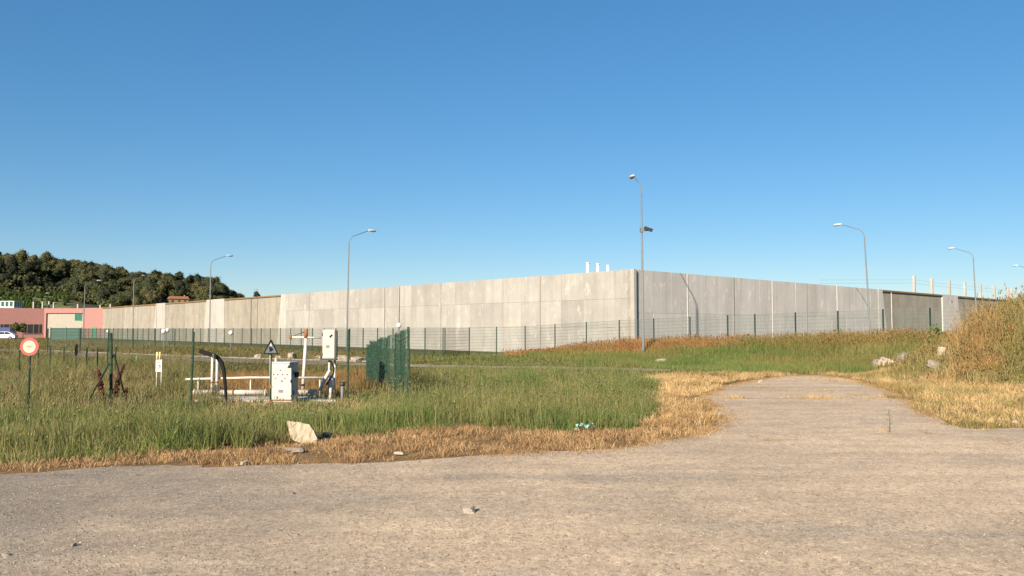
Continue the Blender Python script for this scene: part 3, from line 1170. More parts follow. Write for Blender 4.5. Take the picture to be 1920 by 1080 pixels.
# two small trees by the pink facade
for px, Y, lab, hgt in ((30, 146, 'small tree beside the white car before the pink facade', 3.3), (43, 149, 'small round tree left of the dark facade windows', 3.2)):
    t = thing('small_tree', lab, 'tree', (gx(px, Y), Y, 0), 0, 'small trees by the pink facade')
    MB().tube([(0, 0, -.2), (.05, 0, 1.2), (0, .05, hgt - .8)], [.09, .07, .04], 7).build('trunk', 'bark', t)
    link('crown', crown_mesh(int(px), .95, 1.7, hgt - 1.9, 260, .14, (.07, .075, .022)), t)

# shrubs of the vineyard bench
shrub = crown_mesh(77, .9, 1.5, .05, 120, .22, (.085, .12, .028))
row_rng = random.Random(3)
V_all = 0
vs_, ts_, cs_ = [], [], []
me = shrub
base_v = np.array([v_.co[:] for v_ in me.vertices])
base_t = np.array([p_.vertices[:] for p_ in me.polygons])
base_c = np.empty(len(me.vertices) * 4, np.float32)
me.attributes['Col'].data.foreach_get('color', base_c)
base_c = base_c.reshape(-1, 4)[:, :3]
off = 0
for k in range(420):
    Y = row_rng.choice((300, 306, 312, 318, 324, 330, 336, 345, 355)) + row_rng.uniform(-.6, .6)
    px = row_rng.uniform(-30, 128 if Y > 312 else 75)
    x = (px - CX) / F * Y
    if Y > 338:
        continue
    z = float(hill_z(x, Y))
    vs_.append(base_v * row_rng.uniform(.7, 1.2) + np.array([x, Y, z]))
    ts_.append(base_t + off)
    cs_.append(base_c * row_rng.uniform(.7, 1.2))
    off += len(base_v)
tag(link('vineyard_rows', np_mesh('vineyard_rows', np.vstack(vs_), np.vstack(ts_), np.vstack(cs_), 'leaf')),
    'rows of low green vines on the hillside bench below the wood', 'vines', kind='stuff')

# undergrowth filling the wood floor
ug = crown_mesh(78, 1.6, 2.8, -.3, 60, .36, (.060, .066, .024), False)
bv = np.array([v_.co[:] for v_ in ug.vertices])
bt = np.array([p_.vertices[:] for p_ in ug.polygons])
bc = np.empty(len(ug.vertices) * 4, np.float32)
ug.attributes['Col'].data.foreach_get('color', bc)
bc = bc.reshape(-1, 4)[:, :3]
n_ = 5200
upx = rng.uniform(-40, 478, n_)
uy = rng.uniform(300, 436, n_)
ux = (upx - CX) / F * uy
k = ~((upx < 135) & (uy < 338)) & ~((np.abs(upx - 334) < 40) & (uy < 354)) & ~((upx < 190) & (uy < 318)) & ~((upx > 440) & (uy < 380))
ux, uy = ux[k], uy[k]
uz = hill_z(ux, uy)
us = rng.uniform(.8, 2.0, len(ux))
Vu = (bv[None] * us[:, None, None] + np.stack([ux, uy, uz], 1)[:, None]).reshape(-1, 3)
Tu = (bt[None] + (np.arange(len(ux)) * len(bv))[:, None, None]).reshape(-1, 4)
Cu = (bc[None] * rng.uniform(.6, 1.4, (len(ux), 1, 1))).reshape(-1, 3)
tag(link('undergrowth', np_mesh('undergrowth', Vu, Tu, Cu, 'leaf')), 'dark undergrowth between the trees of the wooded hill', 'undergrowth', kind='stuff')

# house on the hill
t = thing('hill_house', 'small house with an orange roof among the trees on the hill', 'house', (HOUSE.x, 345, float(hill_z(HOUSE.x, 345)) - 1.4), R(28))
MB().box(-3.8, 3.8, -2.5, 2.5, -2.5, 2.6).build('wall', 'house_wall', t)
rf = MB().prism([(-4.2, 2.602), (4.2, 2.602), (3.4, 3.7), (-3.4, 3.7)], -3.0, 3.0).build('roof', 'roof_orange', t)
MB().box(2.2, 2.7, -.3, .3, 3.7, 4.4).build('chimney', 'house_wall', rf)
for x in (-2.4, .2, 2.5):
    wi = MB().box(x - .4, x + .4, -2.53, -2.502, .9, 2.1).build('window', 'dark_glass', t)
    MB().box(x - .5, x + .5, -2.60, -2.53, .78, .9).build('sill', 'tower_white', wi)

# ------------------------------------------------------------------ globe lamps in the left field
for px, yc, Y, lab in ((307, 621, 59, 'white globe lamp on a thin pole, nearest of the left pair'),
                       (314, 619, 67, 'white globe lamp just behind another globe, left of the enclosure'),
                       (433, 624, 61, 'white globe lamp on a thin pole behind the bent black pipe'),
                       (203, 621, 82, 'smallest white globe lamp in front of the pink end wall'),
                       (748, 610, 54, 'white globe lamp showing above the green netting panel')):
    p = at_y(px, yc, Y)
    t = thing('globe_lamp', lab, 'globe lamp', (p.x, Y, 0), 0, 'white globe lamps')
    MB().tube([(0, 0, -.1), (0, 0, p.z - .12)], .024, 8).build('pole', 'galvanised', t)
    MB().tube([(0, 0, p.z - .18), (0, 0, p.z - .11)], .08, 10).build('collar', 'galvanised', t)
    MB().ellipsoid((0, 0, p.z), (.17, .17, .17), 16, 10).build('globe', 'plastic_white', t)

# ------------------------------------------------------------------ round traffic sign
Y = 18.6
p = at_y(55, 650, Y)
t = thing('round_sign', 'round cream sign with a thick red rim on a green post', 'sign', (p.x, Y, 0), R(4))
zc = p.z
MB().tube([(0, .03, -.2), (0, .03, zc + .17)], .024, 10).build('post', 'green_paint_worn', t)
MB().tube([(0, .001, zc), (0, .006, zc)], .202, 40).build('plate', 'sign_red', t)
MB().tube([(0, -.004, zc), (0, .0, zc)], .137, 36).build('face', 'sign_cream', t)
for z in (-.1, .1):
    MB().box(-.05, .05, .006, .06, zc + z - .02, zc + z + .02).build('clamp', 'galvanised', t)
fc = t.children[2]
for k, (x0, x1, dz) in enumerate(((-.068, -.05, 0), (-.042, -.018, .003), (-.011, .011, 0), (.018, .042, .003), (.05, .066, 0), (-.045, .045, -.027), (-.04, .035, .022))):
    h_ = .009 if k < 5 else .005
    MB().box(x0, x1, -.0075, -.0045, zc + dz - h_, zc + dz + h_).build('lettering', 'sign_smudge', fc)

# ------------------------------------------------------------------ utility enclosure
def zat(py, Y):
    return at_y(960, py, Y).z


en = thing('enclosure_fence', 'remains of a tall green post fence around the white utility boxes', 'fence', (gx(360, 20.4), 20.4, 0))
eo = Vector(en.location)
for px, Y, ytop, w_ in ((360, 20.4, 622, .05), (212, 20.6, 624, .06), (653, 22.6, 617, .05), (768, 23.4, 613, .065)):
    x = gx(px, Y)
    H = zat(ytop, Y)
    lean = {360: R(1.2), 212: R(-1.5), 653: R(.3), 768: R(-1)}[px]
    o = MB().cbox(-w_ / 2, w_ / 2, -w_ / 2, w_ / 2, -.3, H, .008).build('post', 'green_paint_worn', en, Vector((x, Y, 0)) - eo)
    o.rotation_euler = (0, lean, 0)
# braces of the left post
a_ = at_y(214, 664, 20.6)
for px, py, Y in ((158, 735, 21.5), (240, 740, 22)):
    b_ = at_y(px, py, Y)
    MB().tube([Vector(a_) - eo, Vector((b_.x, Y, -.1)) - eo], .022, 8).build('brace', 'green_paint_worn', en)
# sagging netting on the right side, corrugated
n_ = 90
A, B = Vector((gx(768, 23.4), 23.4)), Vector((gx(699, 31.5), 31.5))
perp = Vector((-(B - A).y, (B - A).x)).normalized()
net_rng = random.Random(9)
prof = []
for i in range(n_ + 1):
    s = i / n_
    p = A.lerp(B, s) + perp * (.13 * math.sin(i * .78) + .07 * math.sin(i * .33) + net_rng.uniform(-.02, .02)) + perp * .45 * math.sin(s * 3.1)
    top = np.interp(s, [0, .12, .3, .5, .75, 1], [1.98, 1.86, 1.72, 1.58, 1.36, 1.22]) + net_rng.uniform(-.012, .012)
    prof.append((p, top))
mb = MB()
nv = []
K = 7
for p, top in prof:
    for k in range(K):
        z = -.1 + (top + .1) * k / (K - 1)
        j = perp * net_rng.uniform(-.015, .015)
        nv.append((p.x + j.x - eo.x, p.y + j.y - eo.y, z))
th = perp * .012
nv2 = [(q[0] + th.x, q[1] + th.y, q[2]) for q in nv]
nF = []
for i in range(n_):
    for k in range(K - 1):
        q = i * K + k
        nF.append((q, q + K, q + K + 1, q + 1))
mb.add(nv + nv2, nF + [tuple(i + len(nv) for i in f[::-1]) for f in nF])
mb.build('netting', 'net_weave', en)
p = A.lerp(B, .55)
MB().box(-.05, .05, -.05, .05, -.2, 1.52).build('post', 'green_paint', en, (p.x - .34 - eo.x, p.y - .15 - eo.y, 0))
for s_ in (.2, .42, .78):
    p = A.lerp(B, s_)
    MB().box(-.025, .025, -.025, .025, -.2, float(np.interp(s_, [0, .5, 1], [1.95, 1.6, 1.24]))).build('post', 'green_paint', en, (p.x - .15 - eo.x, p.y - eo.y, 0))
p = A.lerp(B, 1)
MB().box(-.035, .035, -.035, .035, -.2, 1.3).build('post', 'green_paint', en, (p.x - eo.x, p.y - eo.y, 0))

# short green stakes among the weeds
for k, (px, yt, Y) in enumerate(((38, 657, 33), (73, 656, 35), (95, 650, 33), (121, 651, 34), (144, 651, 33.5), (164, 653, 34), (184, 655, 34.5), (203, 655, 36), (218, 653, 33))):
    H = zat(yt, Y)
    t = thing('fence_stake', ('leftmost short green stake, left of the round sign in the weeds', 'short green stake just right of the round sign', 'second short green stake right of the round sign', 'short green stake left of the one with a black tag', 'short green stake with a torn black tag at its top', 'short green stake just right of the black tagged one', 'third short green stake left of the braced post', 'short green stake just left of the braced post', 'short green stake just right of the braced post')[k], 'stake', (gx(px, Y), Y, 0), R(k * 7), 'short green stakes in the weeds')
    MB().cbox(-.022, .022, -.022, .022, -.2, H, .005).build('shaft', 'green_paint_worn', t)
    MB().box(-.03, .03, -.03, .03, H, H + .03).build('cap', 'green_paint', t)
    if k == 4:
        MB().prism([(-.05, H - .34), (.06, H - .30), (.05, H + .1), (-.01, H + .16), (-.06, H)], -.03, .03).build('torn_tag', 'black_plastic', t)

# kerb-like base and pipe rails
def zs(py, Y):
    return max(zat(py, Y), 0)


Y = 24.0
pr = thing('pipe_rail', 'white pipe railing of two horizontal pipes behind the utility boxes', 'railing', (gx(365, Y), Y, 0))
x0 = gx(365, Y)
MB().tube([(gx(350, Y) - x0, 0, zat(711, Y)), (gx(470, Y) - x0, 0, zat(708.5, Y) + .01), (gx(612, Y) - x0, 0, zat(708, Y))], .032, 10).build('upper_pipe', 'white_paint', pr)
MB().tube([(gx(365, Y) - x0, 0, .13), (gx(503, Y) - x0, 0, .14)], .08, 12).build('lower_pipe', 'white_paint', pr)
MB().tube([(gx(512, Y) - x0, 0, .14), (gx(588, Y) - x0, 0, .14)], .078, 12).build('lower_pipe', 'white_paint', pr)
for px in (368, 440, 500, 520, 582):
    MB().tube([(gx(px, Y) - x0 - .02, 0, .137), (gx(px, Y) - x0 + .02, 0, .137)], .105, 12).build('flange', 'rust' if px in (440, 582) else 'white_paint', pr)
for px in (402, 411):
    MB().tube([(gx(px, Y) - x0, -.12, .42), (gx(px, Y) - x0, -.12, .47)], .05, 10).build('collar', 'rust', pr)
for px in (402, 411):
    MB().tube([(gx(px, Y) - x0, -.12, -.1), (gx(px, Y) - x0, -.12, zat(663 if px == 402 else 668, Y))], .036, 10).build('standpipe', 'white_paint', pr)
for px in (372, 470, 600):
    MB().tube([(gx(px, Y) - x0, .07, -.1), (gx(px, Y) - x0, .07, zat(708, Y))], .022, 8).build('leg', 'white_paint', pr)
t = thing('concrete_plinth', 'low pale concrete plinth under the white utility boxes', 'plinth', (gx(480, 22.9), 22.9, 0))
MB().cbox(gx(375, 22.9) - gx(480, 22.9), gx(606, 22.9) - gx(480, 22.9), -.35, .8, -.1, .05, .02).build('slab', 'concrete_lightened', t)
for k in range(5):
    xx = gx(375, 22.9) - gx(480, 22.9) + .2 + k * .75
    MB().cbox(xx, xx + .70, -.44, -.36, -.1, .06, .01).build('edge_block', 'concrete_pale', t)

# bent black duct
Y = 21.2
bp = thing('bent_duct', 'bent black flat duct drooping left, in front of the white standpipes', 'duct', (gx(427, Y), Y, 0))
pts = [(375, 658), (388, 662.5), (402, 667), (410, 671.5), (417, 681), (421, 695), (424, 720), (426, 745), (427.5, 790)]
P2 = [(gx(a, Y) - gx(427, Y), zat(b, Y)) for a, b in pts]
ring = []
mb = MB()
vs = []
for i, (x, z) in enumerate(P2):
    a_ = P2[max(i - 1, 0)]
    b_ = P2[min(i + 1, len(P2) - 1)]
    tx, tz = b_[0] - a_[0], b_[1] - a_[1]
    l_ = math.hypot(tx, tz)
    nx_, nz_ = -tz / l_, tx / l_
    h_ = (.045, .05, .048, .042, .045, .034, .026, .023, .022)[i]
    for s_, d_ in ((-1, -.05), (1, -.05), (1, .05), (-1, .05)):
        vs.append((x + nx_ * h_ * s_, d_, z + nz_ * h_ * s_))
fs = [(i * 4 + k, i * 4 + (k + 1) % 4, (i + 1) * 4 + (k + 1) % 4, (i + 1) * 4 + k) for i in range(len(P2) - 1) for k in range(4)]
fs += [(3, 2, 1, 0), tuple(len(vs) - 4 + k for k in range(4))]
mb.add(vs, fs)
mb.build('duct_body', 'black_plastic', bp)
MB().box(P2[2][0] - .025, P2[2][0] + .025, -.06, .06, P2[2][1] - .06, P2[2][1] + .055).build('clip', 'dark_metal', bp)

# lower cabinet with push buttons
Y = 21.9
xc = gx(531, Y)
cb = thing('control_cabinet', 'white control cabinet with small dark buttons, standing in the grass', 'cabinet', (xc, Y, 0), R(-4))
hw = (gx(553, Y) - gx(509, Y)) / 2
zt = zat(681, Y)
bd = MB().cbox(-hw, hw, -.03, .34, .05, zt, .012).build('body', 'cabinet_white', cb)
MB().cbox(-hw - .01, hw + .01, -.05, .36, zt, zt + .035, .012).build('lid', 'white_paint', cb)
dr_ = MB().cbox(-hw + .02, hw - .02, -.048, -.031, .09, zt - .05, .006).build('door', 'cabinet_white', cb)
for px, py in ((528, 694), (515, 702), (523, 702), (532, 702), (541, 702), (519, 709.5), (536.5, 709.5), (531, 714)):
    x, z = gx(px, Y) - xc, zat(py, Y)
    MB().tube([(x, -.062, z), (x, -.047, z)], .017 if py != 714 else .024, 10).build('button', 'dark_metal' if py < 705 else 'rust', dr_)
MB().box(hw - .075, hw - .05, -.07, -.047, zt * .52, zt * .60).build('lock', 'dark_metal', dr_)
MB().box(-.09, .04, -.053, -.0475, .30, .38).build('rating_plate', 'galvanised', dr_)
MB().box(-hw + .03, hw - .03, -.056, -.046, .09, .12).build('drip_edge', 'rust', cb)
for z in (.3, zt - .25):
    MB().tube([(hw + .005, -.03, z - .05), (hw + .005, -.03, z + .05)], .016, 8).build('hinge', 'dark_metal', cb)
MB().cbox(hw + .002, hw + .07, .05, .2, zat(703, Y) - .06, zat(703, Y) + .07, .01).build('cable_box', 'black_plastic', cb)
MB().box(-hw + .06, -hw + .1, .1, .14, zt + .03, zt + .13).build('gland', 'white_paint', cb)
MB().box(-hw * .8, hw * .8, .02, .3, -.2, .05).build('foot', 'concrete_pale', cb)

# triangular sign
Y = 21.0
p = at_y(508, 655, Y)
ts = thing('triangle_sign', 'dark triangular warning sign on a thin post left of the control cabinet', 'sign', (p.x, Y, 0), R(3))
zb, ztp = zat(664, Y), zat(637, Y)
hwid = .195
MB().tube([(0, .03, -.2), (0, .03, ztp - .05)], .022, 8).build('post', 'green_paint_worn', ts)
MB().tube([(0, .06, -.2), (-.02, .07, zb)], .026, 8).build('back_post', 'white_paint', ts)
MB().prism([(-hwid, zb), (hwid, zb), (0.02, ztp), (-.02, ztp)], -.006, 0).build('frame', 'black_plastic', ts)
pl = MB().prism([(-hwid * .78, zb + .032), (hwid * .78, zb + .032), (0, ztp - .06)], -.0105, -.0065).build('plate', 'slate_plate', ts)
MB().prism([(-.045, zb + .06), (.0, zb + .07), (.04, zb + .08), (.065, zb + .13), (.02, zb + .17), (-.02, zb + .2), (-.05, zb + .15), (-.03, zb + .1)], -.0145, -.0108).build('symbol', 'black_plastic', pl)
MB().prism([(-.03, ztp - .16), (.03, ztp - .16), (0, ztp - .08)], -.0148, -.0108).build('symbol', 'white_paint', pl)
MB().tube([(0, 0, .52), (0, .06, .52)], .04, 8).build('clamp', 'rust', ts)
MB().tube([(0, 0, .14), (0, .06, .14)], .045, 8).build('clamp', 'rust', ts)

# tall pole with cross arm
Y = 24.6
px_ = gx(569, Y)
tp = thing('cross_arm_pole', 'white pole with a rusty top and a cross arm, between the boxes', 'pole', (px_, Y, 0))
dxp = gx(574, Y) - px_
MB().tube([(0, 0, .05), (dxp, 0, zat(632, Y))], [.055, .048], 12).build('pole', 'white_paint', tp)
MB().tube([(0, 0, -.1), (.003, 0, .16)], .058, 12).build('rusty_foot', 'rust', tp)
MB().tube([(dxp - .004, 0, zat(634, Y)), (dxp + .005, 0, zat(616, Y))], [.058, .05], 12).build('rusty_top', 'rust', tp)
z = zat(632, Y)
MB().tube([(gx(546, Y) - px_, 0, z), (gx(602, Y) - px_, 0, z - .02)], .028, 8).build('cross_arm', 'white_paint', tp)
MB().tube([(gx(546, Y) - px_, 0, z), (dxp, 0, zat(621, Y))], .012, 6).build('stay', 'dark_metal', tp)
MB().ellipsoid((gx(545, Y) - px_, 0, z), (.055, .055, .08), 10, 8).build('rusty_end', 'rust', tp)

# upper box on posts
Y = 23.2
xb = gx(617, Y)
ub = thing('meter_box', 'tall white meter box raised on posts beside the cross arm pole', 'meter box', (xb, Y, 0), R(3))
za, zb_ = zat(672, Y), zat(618, Y)
hw = (gx(627.5, Y) - gx(604, Y)) / 2
bd = MB().cbox(-hw, hw, -.02, .24, za, zb_, .012).build('body', 'cabinet_white', ub)
MB().box(hw + .001, hw + .035, .0, .23, za + .02, zb_ - .03).build('side_flange', 'dark_metal', ub)
MB().cbox(-hw + .015, hw - .015, -.036, -.021, za + .02, zb_ - .02, .005).build('door', 'cabinet_white', bd)
for z in (za + .12, zb_ - .14):
    MB().tube([(-hw - .004, -.025, z - .04), (-hw - .004, -.025, z + .04)], .012, 8).build('hinge', 'dark_metal', bd)
MB().box(-.07, .02, -.041, -.0365, za + .30, za + .37).build('rating_plate', 'galvanised', bd)
MB().tube([(.03, -.065, zat(630, Y) - .03), (.055, -.05, zat(630, Y)), (.09, -.06, zat(630, Y) + .035)], .018, 6).build('handle', 'black_plastic', bd)
MB().box(-hw - .05, hw + .03, -.06, .28, za - .05, za - .002).build('shelf', 'dark_metal', ub)
MB().tube([(-.02, .1, -.1), (0, .1, za - .05)], .03, 8).build('leg', 'white_paint', ub)
MB().tube([(.14, .16, -.1), (.15, .16, za - .05)], .026, 8).build('leg', 'white_paint', ub)
MB().tube([(-.24, 0, zat(733, Y)), (-.12, .04, zat(712, Y)), (.03, .06, zat(694, Y))], .05, 8).build('strut', 'white_paint', ub)
MB().tube([(.05, -.02, -.1), (.07, .02, zat(718, Y)), (.08, .05, zat(706, Y))], .045, 8).build('strut', 'white_paint', ub)
MB().tube([(.06, -.05, za - .06), (.16, -.05, zat(690, Y)), (.15, -.05, zat(700, Y)), (.05, -.03, zat(708, Y)), (-.05, -.03, zat(722, Y))], .022, 8).build('cable', 'black_plastic', ub)

# concrete block
Y = 22.9
t = thing('concrete_block', 'small pale concrete block at the right end of the thick white pipe', 'block', (gx(587, Y), Y, .045), R(8))
MB().cbox(-.12, .12, -.12, .12, -.02, .22, .02).build('block_body', 'concrete_pale', t)
MB().cbox(-.10, .10, -.10, .10, .22, .27, .02).build('block_cap', 'concrete_lightened', t)
# grey stub post right of the meter box
t = thing('stub_post', 'short grey stub post with a valve head right of the meter box', 'post', (gx(643, 22.6), 22.6, 0))
MB().tube([(0, 0, -.1), (0, 0, .42)], .045, 10).build('stub', 'galvanised', t)
MB().ellipsoid((0, 0, .47), (.07, .07, .07), 10, 7).build('valve_head', 'dark_metal', t)
MB().tube([(-.1, 0, .52), (.1, 0, .52)], .016, 6).build('valve_handle', 'dark_metal', t)

# white notice with two yellow tubes
Y = 26.0
p = at_y(298, 684, Y)
t = thing('notice_post', 'small white notice board topped by two yellow tubes left of the railing', 'notice', (p.x, Y, 0), R(-3))
for s in (-1, 1):
    MB().tube([(s * .075, .02, -.1), (s * .075, .02, zat(674, Y))], .016, 8).build('leg', 'white_paint', t)
    MB().tube([(s * .045 - .02, 0, zat(674, Y)), (s * .045 - .02, 0, zat(660, Y))], .027, 10).build('yellow_tube', 'yellow_tube', t)
bd = MB().box(-.10, .10, -.012, .0, zat(697, Y), zat(674.5, Y)).build('board', 'white_paint', t)
for x0_, x1_, z0_, z1_ in ((-.06, .01, .10, .13), (-.02, .06, .19, .22), (.02, .06, .12, .19), (-.05, .05, .28, .30)):
    MB().box(x0_, x1_, -.016, -.0125, zat(697, Y) + z0_, zat(697, Y) + z1_).build('mark', 'stone_grey', bd)
# green marker
p = at_y(256, 669, 40)
t = thing('green_marker', 'small bright green marker post in the field left of the notice', 'marker', (p.x, 40, 0))
MB().cbox(-.06, .06, -.04, .04, -.1, p.z, .015).build('marker_body', 'green_bright', t)
MB().cbox(-.045, .045, -.03, .03, p.z, p.z + .05, .01).build('marker_cap', 'green_bright', t)

# ------------------------------------------------------------------ stones and litter
def rock(name, label, cat, loc, size, mat, seed, rotz=0, cuts=9, tilt=0, group=None):
    rr = random.Random(seed)
    bm = bmesh.new()
    bmesh.ops.create_cube(bm, size=1)
    bmesh.ops.subdivide_edges(bm, edges=bm.edges[:], cuts=3, use_grid_fill=True)
    for v_ in bm.verts:
        v_.co = v_.co + Vector((rr.uniform(-.06, .06), rr.uniform(-.06, .06), rr.uniform(-.06, .06)))
    for k in range(cuts):
        n_ = Vector((rr.uniform(-1, 1), rr.uniform(-1, 1), rr.uniform(-.3, 1))).normalized()
        bmesh.ops.bisect_plane(bm, geom=bm.verts[:] + bm.edges[:] + bm.faces[:], plane_co=n_ * rr.uniform(.42, .56), plane_no=n_, clear_outer=True)
        ed = [e for e in bm.edges if e.is_boundary]
        if ed:
            bmesh.ops.holes_fill(bm, edges=ed)
    for v_ in bm.verts:
        v_.co = Vector((v_.co.x * size[0], v_.co.y * size[1], v_.co.z * size[2]))
    if tilt:
        bmesh.ops.rotate(bm, verts=bm.verts, cent=(0, 0, 0), matrix=Matrix.Rotation(tilt, 3, 'Y'))
    bmesh.ops.triangulate(bm, faces=bm.faces[:])
    bmesh.ops.subdivide_edges(bm, edges=bm.edges[:], cuts=1, use_grid_fill=True)
    am = min(size) * .035
    for v_ in bm.verts:
        v_.co += Vector((rr.uniform(-am, am), rr.uniform(-am, am), rr.uniform(-am, am)))
    zmin = min(v_.co.z for v_ in bm.verts)
    for v_ in bm.verts:
        v_.co.z -= zmin + size[2] * .2
    bmesh.ops.recalc_face_normals(bm, faces=bm.faces)
    me = bpy.data.meshes.new(name)
    bm.to_mesh(me)
    bm.free()
    me.materials.append(MATS[mat])
    o = link(name, me, None, loc, rotz)
    return tag(o, label, cat, group)


# pale leaning slab at the verge, shaped after the photograph
p = at_z(565, 829)
prof = [(-.27, .36), (-.25, .38), (-.17, .375), (-.13, .355), (-.06, .36), (.10, .31), (.13, .30), (.20, .20), (.27, .04), (.26, -.02), (.05, -.03), (-.10, .02), (-.17, .06), (-.22, .18)]
bm = bmesh.new()
vs = [bm.verts.new((x, 0, z)) for x, z in prof]
f = bm.faces.new(vs)
r_ = bmesh.ops.extrude_face_region(bm, geom=[f])
for v_ in [g for g in r_['geom'] if isinstance(g, bmesh.types.BMVert)]:
    v_.co.y += .17
    v_.co.x += .03
    v_.co.z -= .03
bmesh.ops.triangulate(bm, faces=bm.faces[:])
bmesh.ops.subdivide_edges(bm, edges=bm.edges[:], cuts=3, use_grid_fill=True)
rr = random.Random(4)
for v_ in bm.verts:
    v_.co += Vector((rr.uniform(-.008, .008), rr.uniform(-.014, .014), rr.uniform(-.008, .008)))
bmesh.ops.rotate(bm, verts=bm.verts, cent=(0, 0, 0), matrix=Matrix.Rotation(R(-14), 3, 'X'))
bmesh.ops.recalc_face_normals(bm, faces=bm.faces)
me = bpy.data.meshes.new('stone_slab')
bm.to_mesh(me)
bm.free()
me.materials.append(MATS['stone_beige'])
tag(link('stone_slab', me, None, (p.x, p.y, 0), R(5)), 'large jagged beige stone slab leaning at the grass verge', 'stone')
p = at_z(612, 821)
rock('dark_stone', 'dark lump half hidden in grass right of the beige slab', 'stone', (p.x, p.y + .05, 0), (.16, .15, .10), 'dark_metal', 31)

LIT = [('pebble_stone', 'flat pinkish white stone lying alone on the bare road', 'stone', 880, 963, (.145, .12, .07), 'stone_pale', 1),
       ('grey_stone', 'grey flat stone in the straw below the beige slab', 'stone', 552, 847, (.30, .18, .07), 'stone_grey', 2),
       ('pale_stone', 'small white stone in the straw right of the beige slab', 'stone', 778, 822, (.06, .06, .05), 'stone_pale', 3),
       ('pale_stone', 'small flat pale stone at the road edge below the straw', 'stone', 457, 873, (.10, .07, .05), 'stone_pale', 4),
       ('pale_stone', 'thin pale stone near the straw edge, centre left', 'stone', 748, 853, (.16, .07, .04), 'stone_pale', 5),
       ('pale_stone', 'small white stone at the far mouth of the side path', 'stone', 1426, 718, (.16, .14, .11), 'stone_pale', 6),
       ('pale_stone', 'white scrap stone in the straw at the right edge', 'stone', 1903, 794, (.12, .1, .06), 'stone_pale', 7),
       ('dark_pebble', 'small dark pebble on the road at lower left', 'stone', 137, 1027, (.05, .04, .03), 'stone_grey', 8),
       ('dark_pebble', 'dark pebble on the grey left part of the road', 'stone', 548, 929, (.06, .05, .03), 'stone_grey', 9),
       ('pale_stone', 'small pale stone on the sand edge of the road, lower left corner', 'stone', 10, 1045, (.05, .045, .03), 'stone_pale', 10),
       ('pale_stone', 'pale fragment stone beside the teal litter', 'stone', 1082, 808, (.09, .08, .06), 'stone_pale', 11)]
for nm, lab, cat, px, py, sz, mt, sd in LIT:
    p = at_z(px, py)
    onroad = inpoly(np.array([p.x]), np.array([p.y]), ROAD)[0]
    rock(nm, lab, cat, (p.x, p.y, .014 if onroad else float(hz(p.x, p.y)) + .03), sz, mt, 100 + sd, random.uniform(0, 3))
# crumpled teal plastic
p = at_z(1096, 809)
rr = random.Random(2)
mb = MB()
n1_, n2_ = 9, 4
vs = [((i / (n1_ - 1) - .5) * .32 + rr.uniform(-.015, .015), (j / (n2_ - 1) - .5) * .14 + rr.uniform(-.02, .02), .05 + rr.uniform(-.03, .05) + .03 * math.sin(i)) for i in range(n1_) for j in range(n2_)]
fs = [(i * n2_ + j, i * n2_ + j + 1, (i + 1) * n2_ + j + 1, (i + 1) * n2_ + j) for i in range(n1_ - 1) for j in range(n2_ - 1)]
mb.add(vs + [(a, b_, c_ - .006) for a, b_, c_ in vs], fs + [tuple(k + len(vs) for k in f[::-1]) for f in fs])
tag(mb.build('plastic_scrap', 'plastic_teal', None, (p.x, p.y, .06)), 'crumpled pale teal plastic scrap at the edge of the green grass', 'litter')

# rubble heap before the mound
RUB = [(1642, 682, 30.5, (.55, .5, .55), 'stone_grey', 0, 'upright grey rubble block at the left end of the heap'),
       (1662, 684, 30.0, (.9, .6, .55), 'stone_rubble', 20, 'pale rubble boulder at the left end of the heap'),
       (1690, 676, 30.5, (1.0, .35, .45), 'stone_grey', -28, 'grey slab tilted against the middle of the rubble heap'),
       (1705, 676, 30.0, (.75, .6, .55), 'stone_pale', 14, 'beige rubble boulder in the middle of the heap'),
       (1722, 672, 30.6, (.45, .5, .6), 'stone_rubble', 35, 'brownish rubble block right of the beige boulder'),
       (1765, 664, 31.2, (.5, .4, .75), 'stone_beige', 5, 'narrow upright beige block high on the rubble heap'),
       (1783, 660, 31.5, (.8, .6, .8), 'stone_rubble', 10, 'largest beige boulder at the top of the rubble heap'),
       (1752, 684, 29.4, (.8, .45, .35), 'stone_grey', -20, 'low dark grey slab at the foot of the rubble heap'),
       (1805, 664, 31.0, (.5, .5, .6), 'stone_rubble', 15, 'brown rubble block at the right end, under the red grass')]
RUB_AT = []
for k, (px, py, Y, sz, mt, tl, lab) in enumerate(RUB):
    best = None
    for Yc in np.arange(28, 47, .25):
        xc_ = gx(px, Yc)
        gz = float(hz(xc_, Yc))
        row = 616 + (EYE - gz) / Yc * F
        e_ = abs(row - (py + 6))
        if best is None or e_ < best[0]:
            best = (e_, Yc, xc_, gz)
    _, Y, x, zz = best
    sz = tuple(q_ * .7 * Y / 31 for q_ in sz)
    RUB_AT.append((x, Y))
    rock('rubble_stone', lab, 'stone', (x, Y, zz - .07), sz, mt, 300 + k, .4 * k, 7, R(tl), 'rubble heap by the mound')
